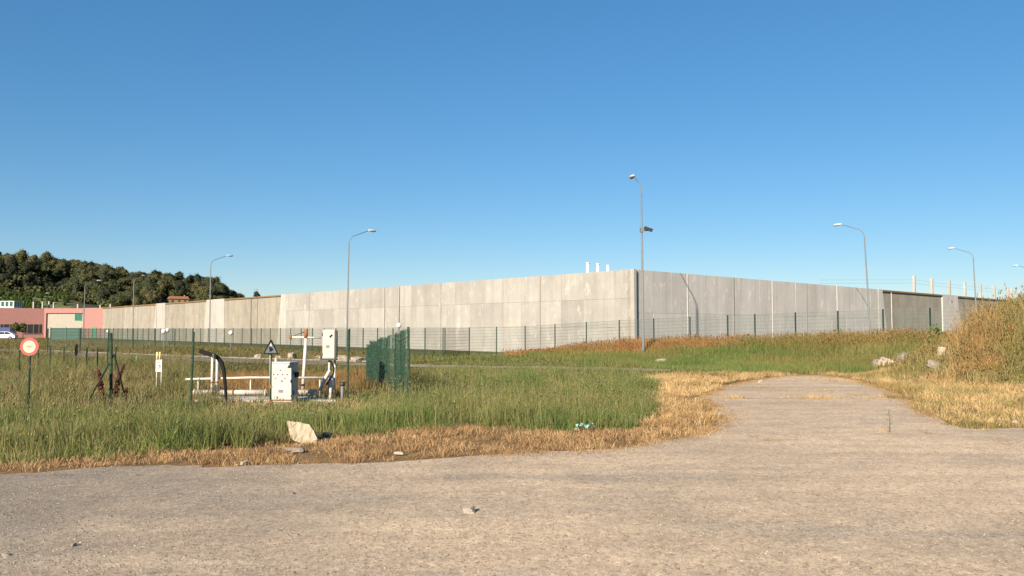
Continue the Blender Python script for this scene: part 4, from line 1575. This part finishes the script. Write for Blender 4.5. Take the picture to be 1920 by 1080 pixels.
# pale stones by the bank and by the internal road kerb
for k, (px, Y, sz, lab) in enumerate(((1237, 45.5, (.75, .5, .5), 'white stone in the grass below the street lamp with camera'),
                                      (1225, 46.5, (.5, .4, .25), 'smaller pale stone left of the white stone by the lamp'),
                                      (548, 54.0, (.95, .6, .75), 'pale boulder on the kerb left of the cross arm pole'),
                                      (483, 54.5, (.65, .5, .5), 'pale boulder on the kerb behind the triangular sign'),
                                      (524, 54.8, (.6, .4, .3), 'low pale boulder on the kerb between two others'),
                                      (642, 50.5, (1.0, .6, .6), 'pale boulder seen just right of the meter box'),
                                      (673, 49.5, (1.2, .6, .5), 'long pale boulder left of the green netting'),
                                      (598, 52.6, (.9, .6, .45), 'pale boulder on the kerb left of the meter box'))):
    x = gx(px, Y)
    sz = (sz[0] * .8, sz[1] * .7, sz[2] * .62)
    rock('pale_boulder', lab, 'stone', (x, Y, float(hz(x, Y)) + .04), sz, 'stone_pale', 500 + k, .7 * k, 8)

# ------------------------------------------------------------------ vegetation
STUFF = {}


def blades(x, y, z, H, W, lean, colr, key, az=None, segs=2):
    n_ = len(x)
    az = rng.uniform(0, 2 * math.pi, n_) if az is None else az
    fa = rng.uniform(0, 2 * math.pi, n_)
    dx, dy = np.cos(az) * lean, np.sin(az) * lean
    px_, py_ = np.cos(fa), np.sin(fa)
    Pb = np.c_[x, y, z - .02]
    wv = np.c_[px_, py_, np.zeros(n_)] * (W / 2)[:, None]
    d = np.c_[dx, dy, np.zeros(n_)]
    up = np.array([0, 0, 1.0])
    mid = Pb + up * (H * .55)[:, None] + d * (H * .28)[:, None]
    tip = Pb + up * (H * (1 - .25 * np.abs(lean)))[:, None] + d * (H * .9)[:, None]
    V_ = np.stack([Pb - wv, Pb + wv, mid - wv * .75, mid + wv * .75, tip], 1).reshape(-1, 3)
    k = np.arange(n_)[:, None] * 5
    T = np.concatenate([k + [0, 1, 3], k + [0, 3, 2], k + [2, 3, 4]], 1).reshape(-1, 3)
    C_ = np.repeat(colr, 5, 0)
    s = STUFF.setdefault(key, [[], [], [], 0])
    s[0].append(V_)
    s[1].append(T + s[3])
    s[2].append(C_)
    s[3] += len(V_)


def tufts(x, y, per, rad):
    """each point becomes a tuft of blades leaning outward"""
    n_ = len(x)
    q = rng.uniform(0, 6.28, (n_, per))
    r_ = np.abs(rng.normal(scale=rad, size=(n_, per))) * rng.uniform(.6, 1.4, (n_, 1))
    X = (x[:, None] + np.cos(q) * r_).ravel()
    Y = (y[:, None] + np.sin(q) * r_).ravel()
    hk = np.repeat(rng.uniform(.65, 1.35, n_), per)
    ck = np.repeat(rng.uniform(.72, 1.3, n_), per)[:, None]
    az = (q + rng.normal(scale=.7, size=q.shape)).ravel()
    return X, Y, hk, ck, az


def heads(x, y, z, r_, h, colr, key):
    """seed heads: slim double-cone plumes"""
    n_ = len(x)
    fa = rng.uniform(0, 6.28, n_)
    c_, s_ = np.cos(fa), np.sin(fa)
    P0 = np.c_[x, y, z]
    a_ = np.c_[c_, s_, np.zeros(n_)] * r_[:, None]
    b_ = np.c_[-s_, c_, np.zeros(n_)] * r_[:, None]
    m_ = P0 + np.c_[np.zeros(n_), np.zeros(n_), h * .4]
    t_ = P0 + np.c_[c_ * h * .12, s_ * h * .12, h]
    V_ = np.stack([P0, m_ + a_, m_ + b_, m_ - a_ - b_, t_], 1).reshape(-1, 3)
    k = np.arange(n_)[:, None] * 5
    T = np.concatenate([k + [0, 2, 1], k + [0, 3, 2], k + [0, 1, 3], k + [4, 1, 2], k + [4, 2, 3], k + [4, 3, 1]], 1).reshape(-1, 3)
    S_ = STUFF.setdefault(key, [[], [], [], 0])
    S_[0].append(V_)
    S_[1].append(T + S_[3])
    S_[2].append(np.repeat(colr, 5, 0))
    S_[3] += len(V_)


def in_front_of_rubble(x, y, p):
    r_ = np.zeros(len(x), bool)
    for qx, qy in RUB_AT:
        t_ = (qy - y)
        cx_ = qx * y / qy
        r_ |= (t_ > -.3) & (t_ < 3.6) & (np.abs(x - cx_) < .55)
    return r_ & (rng.uniform(0, 1, len(x)) < p)


def scatter(poly, dens, thin=None, off_road=True, max_n=400000):
    P = np.array([(p[0], p[1]) for p in poly])
    lo, hi = P.min(0), P.max(0)
    n_ = int(min(max_n, dens * (hi - lo).prod()))
    x = rng.uniform(lo[0], hi[0], n_)
    y = rng.uniform(lo[1], hi[1], n_)
    jx = (vnoise(x, y, .7, 21) - .5) * .5
    jy = (vnoise(x, y, .7, 22) - .5) * .5
    k = inpoly(x + jx, y + jy, poly)
    # only what the view can plausibly reach, with a margin
    k &= np.abs(x) < (.82 * y + 5)
    x, y = x[k], y[k]
    if off_road:
        amp = np.clip(y / 22, .45, 1.3)
        wx = ((vnoise(x, y, .5, 23) - .5) * .5 + (vnoise(x, y, 1.6, 25) - .5) * 1.1) * amp
        wy = ((vnoise(x, y, .5, 24) - .5) * .5 + (vnoise(x, y, 1.6, 26) - .5) * 1.1) * amp
        k = ~inpoly(x + wx, y + wy, ROAD)
        x, y = x[k], y[k]
    if thin is not None:
        k = rng.uniform(0, 1, len(x)) < thin(x, y)
        x, y = x[k], y[k]
    return x, y


def palette(x, y, cols, scale, seed, spread=.25, jitter=.6):
    """mix of colours by clump noise plus per blade jitter"""
    t = np.clip(vnoise(x, y, scale, seed) * .65 + vnoise(x, y, scale * .3, seed + 1) * .35 + rng.normal(scale=.12 * jitter, size=len(x)), 0, .999)
    cols = np.array(cols)
    q = t * (len(cols) - 1)
    i = np.floor(q).astype(int)
    f_ = (q - i)[:, None]
    c_ = cols[i] * (1 - f_) + cols[np.minimum(i + 1, len(cols) - 1)] * f_
    return c_ * rng.uniform(1 - spread, 1 + spread, (len(x), 1))


GREEN = [(.085, .135, .034), (.115, .165, .042), (.145, .195, .052), (.105, .15, .04), (.185, .205, .07)]
STRAW = [(.43, .27, .115), (.52, .35, .16), (.60, .43, .21), (.36, .215, .085), (.64, .48, .25)]
RUSTY = [(.30, .13, .045), (.38, .19, .07), (.33, .20, .08), (.26, .15, .055), (.42, .24, .10)]
OLIVE = [(.19, .17, .056), (.25, .205, .072), (.16, .16, .05), (.30, .245, .10), (.20, .19, .065)]
WEED = [(.19, .175, .065), (.25, .185, .08), (.15, .15, .055), (.31, .25, .115), (.20, .19, .07)]

px2 = lambda L: [at_z(*p).to_2d() for p in L]
# 1 tall green grass along the verge
x, y = scatter(G1, 50, lambda x, y: np.clip(.05 + 1.6 * vnoise(x, y, .9, 1), .12, 1))
x, y, hk, ck, az = tufts(x, y, 22, .10)
z = hz(x, y)
h = (.10 + .62 * vnoise(x, y, 1.2, 2) ** 1.6) * rng.uniform(.45, 1.2, len(x)) * hk
h *= np.clip(dist_poly(x, y, ROAD) / 1.6, .3, 1)
encl = smooth(gx(230, 18), gx(330, 18), x) * (1 - smooth(gx(640, 20), gx(720, 20), x))
h *= 1 - encl * .62 * smooth(14.5, 19, y)
cg_ = palette(x, y, GREEN, 2.2, 31) * ck
pat = np.clip((vnoise(x, y, 2.6, 36) - .5) * 2.0, 0, .5)[:, None]
cg_ = cg_ * (1 - pat) + palette(x, y, [(.26, .22, .09), (.20, .19, .07), (.32, .25, .11)], .8, 37) * pat
dead = (rng.uniform(0, 1, len(x)) < .09)[:, None]
cg_ = np.where(dead, np.array([.26, .21, .09]) * rng.uniform(.6, 1.2, (len(x), 1)), cg_)
blades(x, y, z, h, rng.uniform(.005, .011, len(x)), rng.uniform(.15, 1.0, len(x)), cg_, 'green_grass', az)
xs_, ys_ = scatter(G1, 9, lambda x, y: np.clip((vnoise(x, y, 1.3, 97) - .4) * 3, 0, 1))
xs_, ys_, hk_, ck_, az_ = tufts(xs_, ys_, 16, .10)
blades(xs_, ys_, hz(xs_, ys_), rng.uniform(.08, .34, len(xs_)) * hk_, rng.uniform(.005, .009, len(xs_)), rng.uniform(.3, 1.3, len(xs_)), palette(xs_, ys_, [(.36, .25, .11), (.44, .33, .16), (.27, .22, .09)], .9, 98) * ck_, 'green_grass', az_)
# light seed stems above the green
x, y = scatter(G1, 40)
z = hz(x, y)
h = rng.uniform(.4, .75, len(x)) * np.clip(dist_poly(x, y, ROAD) / 2.0, .3, 1)
encl = smooth(gx(230, 18), gx(330, 18), x) * (1 - smooth(gx(640, 20), gx(720, 20), x))
h *= 1 - encl * .65 * smooth(14.5, 19, y)
blades(x, y, z, h, np.full(len(x), .006), rng.uniform(.05, .3, len(x)), palette(x, y, [(.22, .21, .08), (.30, .25, .10)], 2, 5), 'green_grass')
k = rng.uniform(0, 1, len(x)) < .55
heads(x[k], y[k], z[k] + h[k] * .85, rng.uniform(.006, .014, k.sum()), rng.uniform(.05, .12, k.sum()), palette(x[k], y[k], [(.22, .22, .09), (.18, .19, .07), (.32, .27, .13)], 1, 38), 'green_grass')
# pale stems in front of the cabinets
n_ = 500
x = rng.uniform(gx(470, 21.3), gx(640, 21.3), n_)
y = rng.uniform(20.2, 21.4, n_)
z = hz(x, y)
h = rng.uniform(.15, .5, n_) * np.clip(vnoise(x, y, .4, 39) * 1.6, .3, 1)
blades(x, y, z, h, rng.uniform(.004, .008, n_), rng.uniform(.05, .5, n_), palette(x, y, [(.34, .29, .15), (.24, .22, .09), (.16, .18, .06)], .5, 40), 'green_grass')
# straw verge between green and road
V1 = px2([(-150, 925), (0, 915), (440, 893), (870, 880), (1180, 856), (1310, 836), (1375, 800), (1370, 768), (1330, 748), (1260, 740), (1235, 760), (1180, 800), (1080, 808), (990, 802), (860, 796), (640, 814), (440, 832), (150, 862), (0, 864), (-150, 875)])
x, y = scatter(V1, 42, lambda x, y: np.clip(.1 + 1.3 * vnoise(x, y, .55, 4), 0, 1))
x, y, hk, ck, az = tufts(x, y, 22, .09)
z = np.maximum(hz(x, y), .01)
h = rng.uniform(.03, .15, len(x)) * (.5 + .9 * vnoise(x, y, .6, 9)) * hk
blades(x, y, z, h, rng.uniform(.005, .010, len(x)), rng.uniform(.4, 1.7, len(x)), palette(x, y, [(.37, .225, .105), (.47, .31, .155), (.33, .195, .09), (.55, .38, .20)], 1.0, 41) * ck, 'dry_grass', az)
# straw right of the green grass, up to the path mouth
V2 = px2([(1180, 830), (1300, 836), (1385, 800), (1390, 768), (1360, 748), (1400, 732), (1470, 714), (1510, 706), (1440, 694), (1330, 700), (1230, 704), (1190, 706), (1225, 735), (1220, 770)])
x, y = scatter(V2, 34, lambda x, y: np.clip(.15 + 1.2 * vnoise(x, y, .9, 14), 0, 1))
x, y, hk, ck, az = tufts(x, y, 24, .11)
z = hz(x, y)
h = rng.uniform(.06, .24, len(x)) * (.5 + .9 * vnoise(x, y, .9, 15)) * hk
blades(x, y, z, h, rng.uniform(.006, .012, len(x)), rng.uniform(.3, 1.5, len(x)), palette(x, y, STRAW, 1.3, 43) * ck, 'dry_grass', az)
# right verge of straw
V3 = px2([(1470, 716), (1560, 718), (1590, 730), (1630, 748), (1690, 775), (1730, 806), (1770, 830), (1920, 826), (2250, 826), (2250, 690), (1800, 694), (1650, 694), (1520, 697)])
x, y = scatter(V3, 30, lambda x, y: np.clip(.2 + 1.1 * vnoise(x, y, .9, 24), 0, 1))
x, y, hk, ck, az = tufts(x, y, 24, .12)
z = hz(x, y)
h = rng.uniform(.06, .27, len(x)) * (.5 + .9 * vnoise(x, y, 1.1, 25)) * hk
cc = palette(x, y, STRAW[:3] + [(.27, .22, .075)] + STRAW[3:], 1.7, 44) * ck
blades(x, y, z, h, rng.uniform(.006, .013, len(x)), rng.uniform(.3, 1.4, len(x)), cc, 'dry_grass', az)
# olive tufts in that verge, more towards the mound
x, y = scatter(V3, 260, lambda x, y: np.clip((vnoise(x, y, 1.6, 26) - .45) * 3, 0, 1))
z = hz(x, y)
blades(x, y, z, rng.uniform(.15, .38, len(x)), rng.uniform(.006, .012, len(x)), rng.uniform(.1, .7, len(x)), palette(x, y, OLIVE, 1.2, 45), 'dry_grass')
# straw and thatch spilling over the road edge
n_ = 260000
E = np.array([(p[0], p[1]) for p in ROAD[:-3]])
i_ = rng.integers(40, len(E) - 20, n_ // 2)
x = E[i_, 0] + rng.normal(scale=.35, size=len(i_))
y = E[i_, 1] + rng.normal(scale=.35, size=len(i_))
dpe = dist_poly(x, y, ROAD)
k = inpoly(x, y, ROAD) & (rng.uniform(0, 1, len(x)) < np.exp(-dpe / .25) * np.clip(vnoise(x, y, .45, 91) * 2 - .35, 0, 1)) & (np.abs(x) < .7 * y + 2) & (y > 7)
x, y = x[k], y[k]
blades(x, y, np.full(len(x), .022), rng.uniform(.03, .10, len(x)), rng.uniform(.004, .009, len(x)), rng.uniform(.7, 2.2, len(x)), palette(x, y, [(.34, .20, .08), (.46, .30, .13), (.26, .15, .06)], .6, 92), 'dry_grass')
PATHM = px2([(1400, 716), (1500, 704), (1600, 712), (1700, 752), (1760, 800), (1400, 812), (1330, 780), (1350, 740)])
x, y = scatter(PATHM, 30, lambda x, y: np.clip((vnoise(x, y, 1.1, 93) * .6 + vnoise(x, y, .35, 94) * .4 - .56) * 4, 0, 1) * smooth(15, 30, y), off_road=False)
x, y, hk, ck, az = tufts(x, y, 14, .12)
blades(x, y, np.full(len(x), .016), rng.uniform(.02, .11, len(x)) * hk, rng.uniform(.005, .010, len(x)), rng.uniform(.5, 1.8, len(x)), palette(x, y, STRAW, 1, 95) * ck * .9, 'dry_grass', az)
# dry tufts growing through the road
for px, py, wpx, hh in ((1525, 748, 46, .17), (1378, 748, 20, .18), (1400, 748, 12, .06), (1658, 811, 14, .07), (1447, 827, 16, .05), (1412, 821, 14, .05), (1568, 852, 30, .025), (1712, 884, 18, .03), (1832, 843, 20, .04), (1890, 829, 42, .05), (1740, 814, 14, .05), (1300, 957, 18, .02), (585, 893, 14, .015), (885, 864, 16, .04), (1590, 716, 36, .1)):
    c_ = at_z(px, py)
    rx = wpx / F * c_.y
    n_ = int(60 + 110 * rx * 4)
    x = c_.x + rng.normal(scale=rx * .5, size=n_)
    y = c_.y + rng.normal(scale=.10 + rx * .18, size=n_)
    blades(x, y, np.full(n_, .016), rng.uniform(.4, 1.3, n_) * hh, rng.uniform(.004, .009, n_), rng.uniform(.3, 1.6, n_), palette(x, y, STRAW if hh > .06 else [(.25, .17, .07), (.34, .22, .09)], .5, 46), 'dry_grass')
# brown weeds on the left
V4 = px2([(-120, 800), (0, 792), (360, 768), (470, 752), (400, 735), (372, 705), (340, 690), (150, 688), (0, 690), (-120, 695)])
x, y = scatter(V4, 15, lambda x, y: np.clip(.1 + 1.3 * vnoise(x, y, 1.3, 33), 0, 1))
x, y, hk, ck, az = tufts(x, y, 26, .13)
z = hz(x, y)
h = (.22 + .85 * vnoise(x, y, 1.7, 34) ** 1.5) * rng.uniform(.45, 1.15, len(x)) * hk
cw = palette(x, y, WEED, 1.6, 47, .3)
gw = np.clip((vnoise(x, y, 2.0, 59) - .42) * 3, 0, .9)[:, None]
cw = (cw * (1 - gw) + palette(x, y, [(.13, .15, .045), (.17, .17, .06)], 1.2, 60) * gw) * ck
blades(x, y, z, h, rng.uniform(.006, .013, len(x)), rng.uniform(.08, .8, len(x)), cw, 'brown_weeds', az)
k = rng.uniform(0, 1, len(x)) < .035
heads(x[k], y[k], z[k] + h[k] * .8, rng.uniform(.008, .02, k.sum()), rng.uniform(.06, .16, k.sum()), palette(x[k], y[k], [(.20, .15, .07), (.28, .20, .10), (.15, .12, .05)], 1, 48), 'brown_weeds')
# weeds and rusty grass inside and behind the enclosure
V5 = px2([(365, 752), (600, 752), (700, 740), (770, 745), (780, 715), (700, 700), (620, 702), (450, 702), (365, 706)])
x, y = scatter(V5, 230, lambda x, y: (np.hypot((x - gx(480, 23)) / 2.4, (y - 22.6) / 1.0) > 1).astype(float) * np.clip(.2 + vnoise(x, y, 1, 37), 0, 1))
z = hz(x, y)
h = (.18 + .32 * vnoise(x, y, 1.4, 38)) * rng.uniform(.5, 1.2, len(x)) + .25 * smooth(gx(640, 24), gx(700, 26), x)
blades(x, y, z, h, rng.uniform(.007, .014, len(x)), rng.uniform(.1, .6, len(x)), palette(x, y, [(.25, .13, .045), (.20, .13, .05), (.30, .17, .06), (.16, .14, .05)], 1.5, 49, .3), 'brown_weeds')
# field behind, short
FIELD = [(-100, 160), (-34, 36), (-12, 33), (-2, 33.5), (5, 34), (11, 36), (12, 48), (3, 58), (-8, 66), (-30, 92), (-62, 130), (-82, 162)]
x, y = scatter(FIELD, 90, lambda x, y: np.clip(40.0 / y, .18, 1) * np.where(inpoly(x + (vnoise(x, y, 1.2, 55) - .5) * 3, y + (vnoise(x, y, 1.2, 56) - .5) * 3, far_road), .10, 1) * np.where(inpoly(x + (vnoise(x, y, .8, 57) - .5) * 2, y + (vnoise(x, y, .8, 58) - .5) * 2, track), .25, 1), max_n=900000)
z = hz(x, y)
h = (.08 + .24 * vnoise(x, y, 3, 51)) * rng.uniform(.5, 1.4, len(x)) * np.clip(y / 45, .8, 1.3)
gf = smooth(-12, -2, x)[:, None]
cf_ = palette(x, y, [(.15, .12, .042), (.12, .12, .036), (.19, .15, .06), (.13, .14, .04)], 5, 52) * (1 - gf) + palette(x, y, [(.11, .13, .036), (.15, .165, .05), (.18, .17, .06)], 4, 53) * gf
blades(x, y, z, h, rng.uniform(.012, .03, len(x)) * np.clip(y / 45, .7, 2.2), rng.uniform(.2, .9, len(x)), cf_, 'field_grass')
# bank: rusty crest, green foot
BANK = [(-1, 60.5), (3, 60), (30, 44), (33, 36), (26, 38), (17, 36.5), (11.5, 36), (8.5, 38.5), (5, 43), (2.5, 50)]
x, y = scatter(BANK, 420, lambda x, y: np.clip(.3 + vnoise(x, y, 1.4, 61), 0, 1) * np.where(y > FY0 + FSL * (x - FX0) + 1.0, .4, 1))
k = ~in_front_of_rubble(x, y, .8)
x, y = x[k], y[k]
z = hz(x, y)
dfen = (FY0 + FSL * (x - FX0) - y) * .864
crest = 1 - smooth(1.2, 4.5, dfen)
h = (.20 + .30 * vnoise(x, y, 2, 62) + .50 * crest * smooth(2, 6, x)) * rng.uniform(.5, 1.2, len(x))
h *= np.where(dfen < -.5, .7, 1)
rc = crest * np.where(x < 14, 1, .55) + .9 * (vnoise(x, y, 2.5, 63) * .6 + vnoise(x, y, .8, 68) * .4 - .42)
rc = np.clip(rc + rng.normal(scale=.15, size=len(x)), 0, 1)[:, None]
cb_ = palette(x, y, GREEN[:3] + [(.15, .16, .05)], 3, 64) * (1 - rc) + palette(x, y, RUSTY, 2, 65) * rc
mixo = (smooth(14, 22, x) * .6)[:, None]
cb_ = cb_ * (1 - mixo) + palette(x, y, OLIVE, 2, 66) * mixo
blades(x, y, z, h, rng.uniform(.010, .022, len(x)), rng.uniform(.05, .6, len(x)), cb_, 'bank_grass')
k = (rng.uniform(0, 1, len(x)) < .10) & (crest > .4)
heads(x[k], y[k], z[k] + h[k] * .8, rng.uniform(.015, .035, k.sum()), rng.uniform(.08, .2, k.sum()), palette(x[k], y[k], RUSTY, 1, 67), 'bank_grass')
# mound: rusty left shoulder, olive top
MOUND = [(15.8, 29), (16, 36), (19, 40), (28, 40), (32, 32), (31, 23.5), (22, 24), (18, 26)]
x, y = scatter(MOUND, 34, lambda x, y: np.clip(.2 + 1.2 * vnoise(x, y, 1.0, 71), 0, 1))
x, y, hk, ck, az = tufts(x, y, 24, .13)
z = hz(x, y)
mz = bank_z(x, y)
h = (.22 + .65 * vnoise(x, y, 1.2, 72) ** 1.4 + .40 * smooth(.5, 1.3, mz)) * rng.uniform(.45, 1.2, len(x)) * hk
h *= 1 - .45 * (smooth(.8, .1, mz) if False else 1 - smooth(.1, .8, mz))
u_ = x / y
rr_ = np.clip(1.45 - np.abs(u_ - .562) / .034 + (vnoise(x, y, 1.5, 73) - .5) * .9, 0, 1)[:, None] * smooth(.2, .5, mz)[:, None]
cm = palette(x, y, OLIVE + [(.24, .17, .06)], 1.6, 74, .3) * (1 - rr_) + palette(x, y, RUSTY, 1.2, 75, .3) * rr_
cm = cm * ck * 1.12
yl = np.clip(vnoise(x, y, .9, 77) - .25, 0, .6)[:, None]
cm = cm * (1 - yl) + palette(x, y, [(.40, .29, .12), (.48, .36, .17), (.32, .25, .09)], .8, 78) * yl
h *= 1 + .35 * rr_[:, 0]
h = np.where((rng.uniform(0, 1, len(x)) < .05) & (mz > .9), h * 1.5, h)
# keep the rubble in view
keep = ~in_front_of_rubble(x, y, .8) & ~((x > 13.2) & (x < 13.21))
x, y, z, h, cm, az = x[keep], y[keep], z[keep], h[keep], cm[keep], az[keep]
blades(x, y, z, h, rng.uniform(.008, .017, len(x)), rng.uniform(.08, .75, len(x)), cm, 'mound_grass', az)
k = rng.uniform(0, 1, len(x)) < .12
heads(x[k], y[k], z[k] + h[k] * .85, rng.uniform(.010, .026, k.sum()), rng.uniform(.08, .2, k.sum()), palette(x[k], y[k], RUSTY + OLIVE, 1, 76), 'mound_grass')

LAB = {'green_grass': ('tall fresh green grass along the road verge', 'grass'), 'dry_grass': ('yellow straw grass edging the road and the side path', 'dry grass'),
       'brown_weeds': ('tall brown weeds around the round sign and the utility boxes', 'weeds'), 'field_grass': ('short olive grass of the field before the fence', 'grass'),
       'bank_grass': ('green and rusty tall grass covering the bank under the fence', 'grass'), 'mound_grass': ('rusty and olive tall grass covering the mound at right', 'grass')}
for key, (vv, tt, cc_, n_) in STUFF.items():
    o = link(key, np_mesh(key, np.vstack(vv), np.vstack(tt), np.vstack(cc_), 'grass_blades'))
    tag(o, LAB[key][0], LAB[key][1], kind='stuff')

# dark red dock plants
for k, (px, Y, hpx, lab) in enumerate(((194, 21.2, 695, 'dark reddish dock stalk leaning left by the braced post'), (222, 21.4, 684, 'tallest dark reddish dock plant right of the braced post'), (236, 21.8, 728, 'small dark dock plant low in the weeds'))):
    rr = random.Random(60 + k)
    H = zat(hpx, Y)
    t = thing('dock_plant', lab, 'plant', (gx(px - 4 * (k == 1), Y), Y, 0), 0, 'dock plants by the braced post')
    lx = (-.10, .22, .05)[k]
    st = [(lx * s * s, 0, H * s) for s in (0, .3, .6, .85, 1)]
    MB().tube([(0, 0, -.05)] + st[1:], [.012, .011, .009, .007, .004], 6).build('stem', 'dock_brown', t)
    mb = MB()
    for j in range(260):
        s = rr.uniform(.2, 1.0)
        w_ = .085 * (1.15 - s) + .025
        q = rr.uniform(0, 6.28)
        c_ = (lx * s * s + math.cos(q) * w_ * rr.random(), math.sin(q) * w_ * rr.random(), H * s)
        r0 = rr.uniform(.014, .028)
        mb.add([(c_[0] - r0, c_[1], c_[2]), (c_[0] + r0, c_[1], c_[2]), (c_[0], c_[1] - r0, c_[2]), (c_[0], c_[1] + r0, c_[2]), (c_[0], c_[1], c_[2] - r0 * 1.6), (c_[0], c_[1], c_[2] + r0 * 1.6)],
               [(0, 2, 5), (2, 1, 5), (1, 3, 5), (3, 0, 5), (2, 0, 4), (1, 2, 4), (3, 1, 4), (0, 3, 4)])
    mb.build('seed_heads', 'dock_brown', t)
    for j in range(4):
        s = .3 + .13 * j
        d_ = rr.choice((-1, 1))
        MB().tube([(lx * s * s, 0, H * s), (lx * s * s + d_ * .06, 0, H * s + .08), (lx * s * s + d_ * .11, 0, H * s + .2)], [.012, .018, .006], 6).build('side_branch', 'dock_brown', t)
# lone stalk on the side path
p = at_z(1668, 812)
H = zat(767, p.y)
t = thing('weed_stalk', 'single thin weed stalk growing out of the side path', 'plant', (p.x, p.y, .0))
MB().tube([(0, 0, -.02), (.01, 0, H * .5), (-.01, 0, H)], [.007, .006, .003], 6).build('stem', 'stalk_green', t)
for j in range(9):
    z = H * (.18 + .085 * j)
    q = j * 2.4
    l_ = .07 * (1.2 - j / 10)
    MB().add([(0, 0, z), (math.cos(q) * l_ - .01, math.sin(q) * l_, z + .03), (math.cos(q) * l_ * 1.5, math.sin(q) * l_ * 1.5, z + .05), (math.cos(q) * l_ + .01, math.sin(q) * l_ + .01, z + .03), (0, 0, z - .008)],
             [(0, 1, 2), (0, 2, 3), (4, 3, 2), (4, 2, 1)]).build('leaf', 'stalk_green', t)
# leafy green weed on the bank
x, y = gx(1757, 43.0), 43.0
t = thing('leafy_weed', 'bright green leafy weed on the bank left of the mound', 'plant', (x, y, float(hz(x, y))))
MB().tube([(0, 0, -.1), (.02, 0, .6), (0, 0, 1.15)], [.02, .016, .008], 6).build('stem', 'stalk_green', t)
link('foliage', crown_mesh(91, .6, 1.3, .1, 130, .07, (.12, .16, .04), False), t)

# loose gravel on the near road
n_ = 90000
yy = 5.2 + 9.5 * rng.random(n_) ** 1.5
xx = rng.uniform(-.72, .72, n_) * yy
k = inpoly(xx, yy, ROAD) & (rng.uniform(0, 1, n_) < .25 + 1.1 * vnoise(xx, yy, 1.1, 81))
xx, yy = xx[k], yy[k]
n_ = len(xx)
s = .0035 + .010 * rng.random(n_) ** 4
oc = np.array([(1, 0, 0), (0, 1, 0), (-1, 0, 0), (0, -1, 0), (0, 0, .8), (0, 0, -.3)])
q = rng.uniform(0, 6.28, n_)
O = oc[None] * rng.uniform(.6, 1.25, (n_, 6, 1))
X_ = O[..., 0] * np.cos(q)[:, None] - O[..., 1] * np.sin(q)[:, None]
Y_ = O[..., 0] * np.sin(q)[:, None] + O[..., 1] * np.cos(q)[:, None]
V = np.stack([X_ * s[:, None] + xx[:, None], Y_ * s[:, None] + yy[:, None], O[..., 2] * s[:, None] + .0145], -1).reshape(-1, 3)
kk = np.arange(n_)[:, None] * 6
T = np.concatenate([kk + f for f in ([0, 1, 4], [1, 2, 4], [2, 3, 4], [3, 0, 4], [1, 0, 5], [2, 1, 5], [3, 2, 5], [0, 3, 5])], 1).reshape(-1, 3)
cg = np.array([(.37, .30, .22)]) * (rng.uniform(.25, 1.1, (n_, 1)))
light_ = rng.uniform(0, 1, n_) < .05
cg[light_] *= 1.6
m, nt, b = new_mat('gravel')
a = N(nt, 'ShaderNodeAttribute', attribute_name='Col')
nt.links.new(a.outputs['Color'], b.inputs['Base Color'])
b.inputs['Roughness'].default_value = .95
tag(link('loose_gravel', np_mesh('loose_gravel', V, T, np.repeat(cg, 6, 0), 'gravel')), 'fine loose gravel scattered over the near road', 'gravel', kind='stuff')
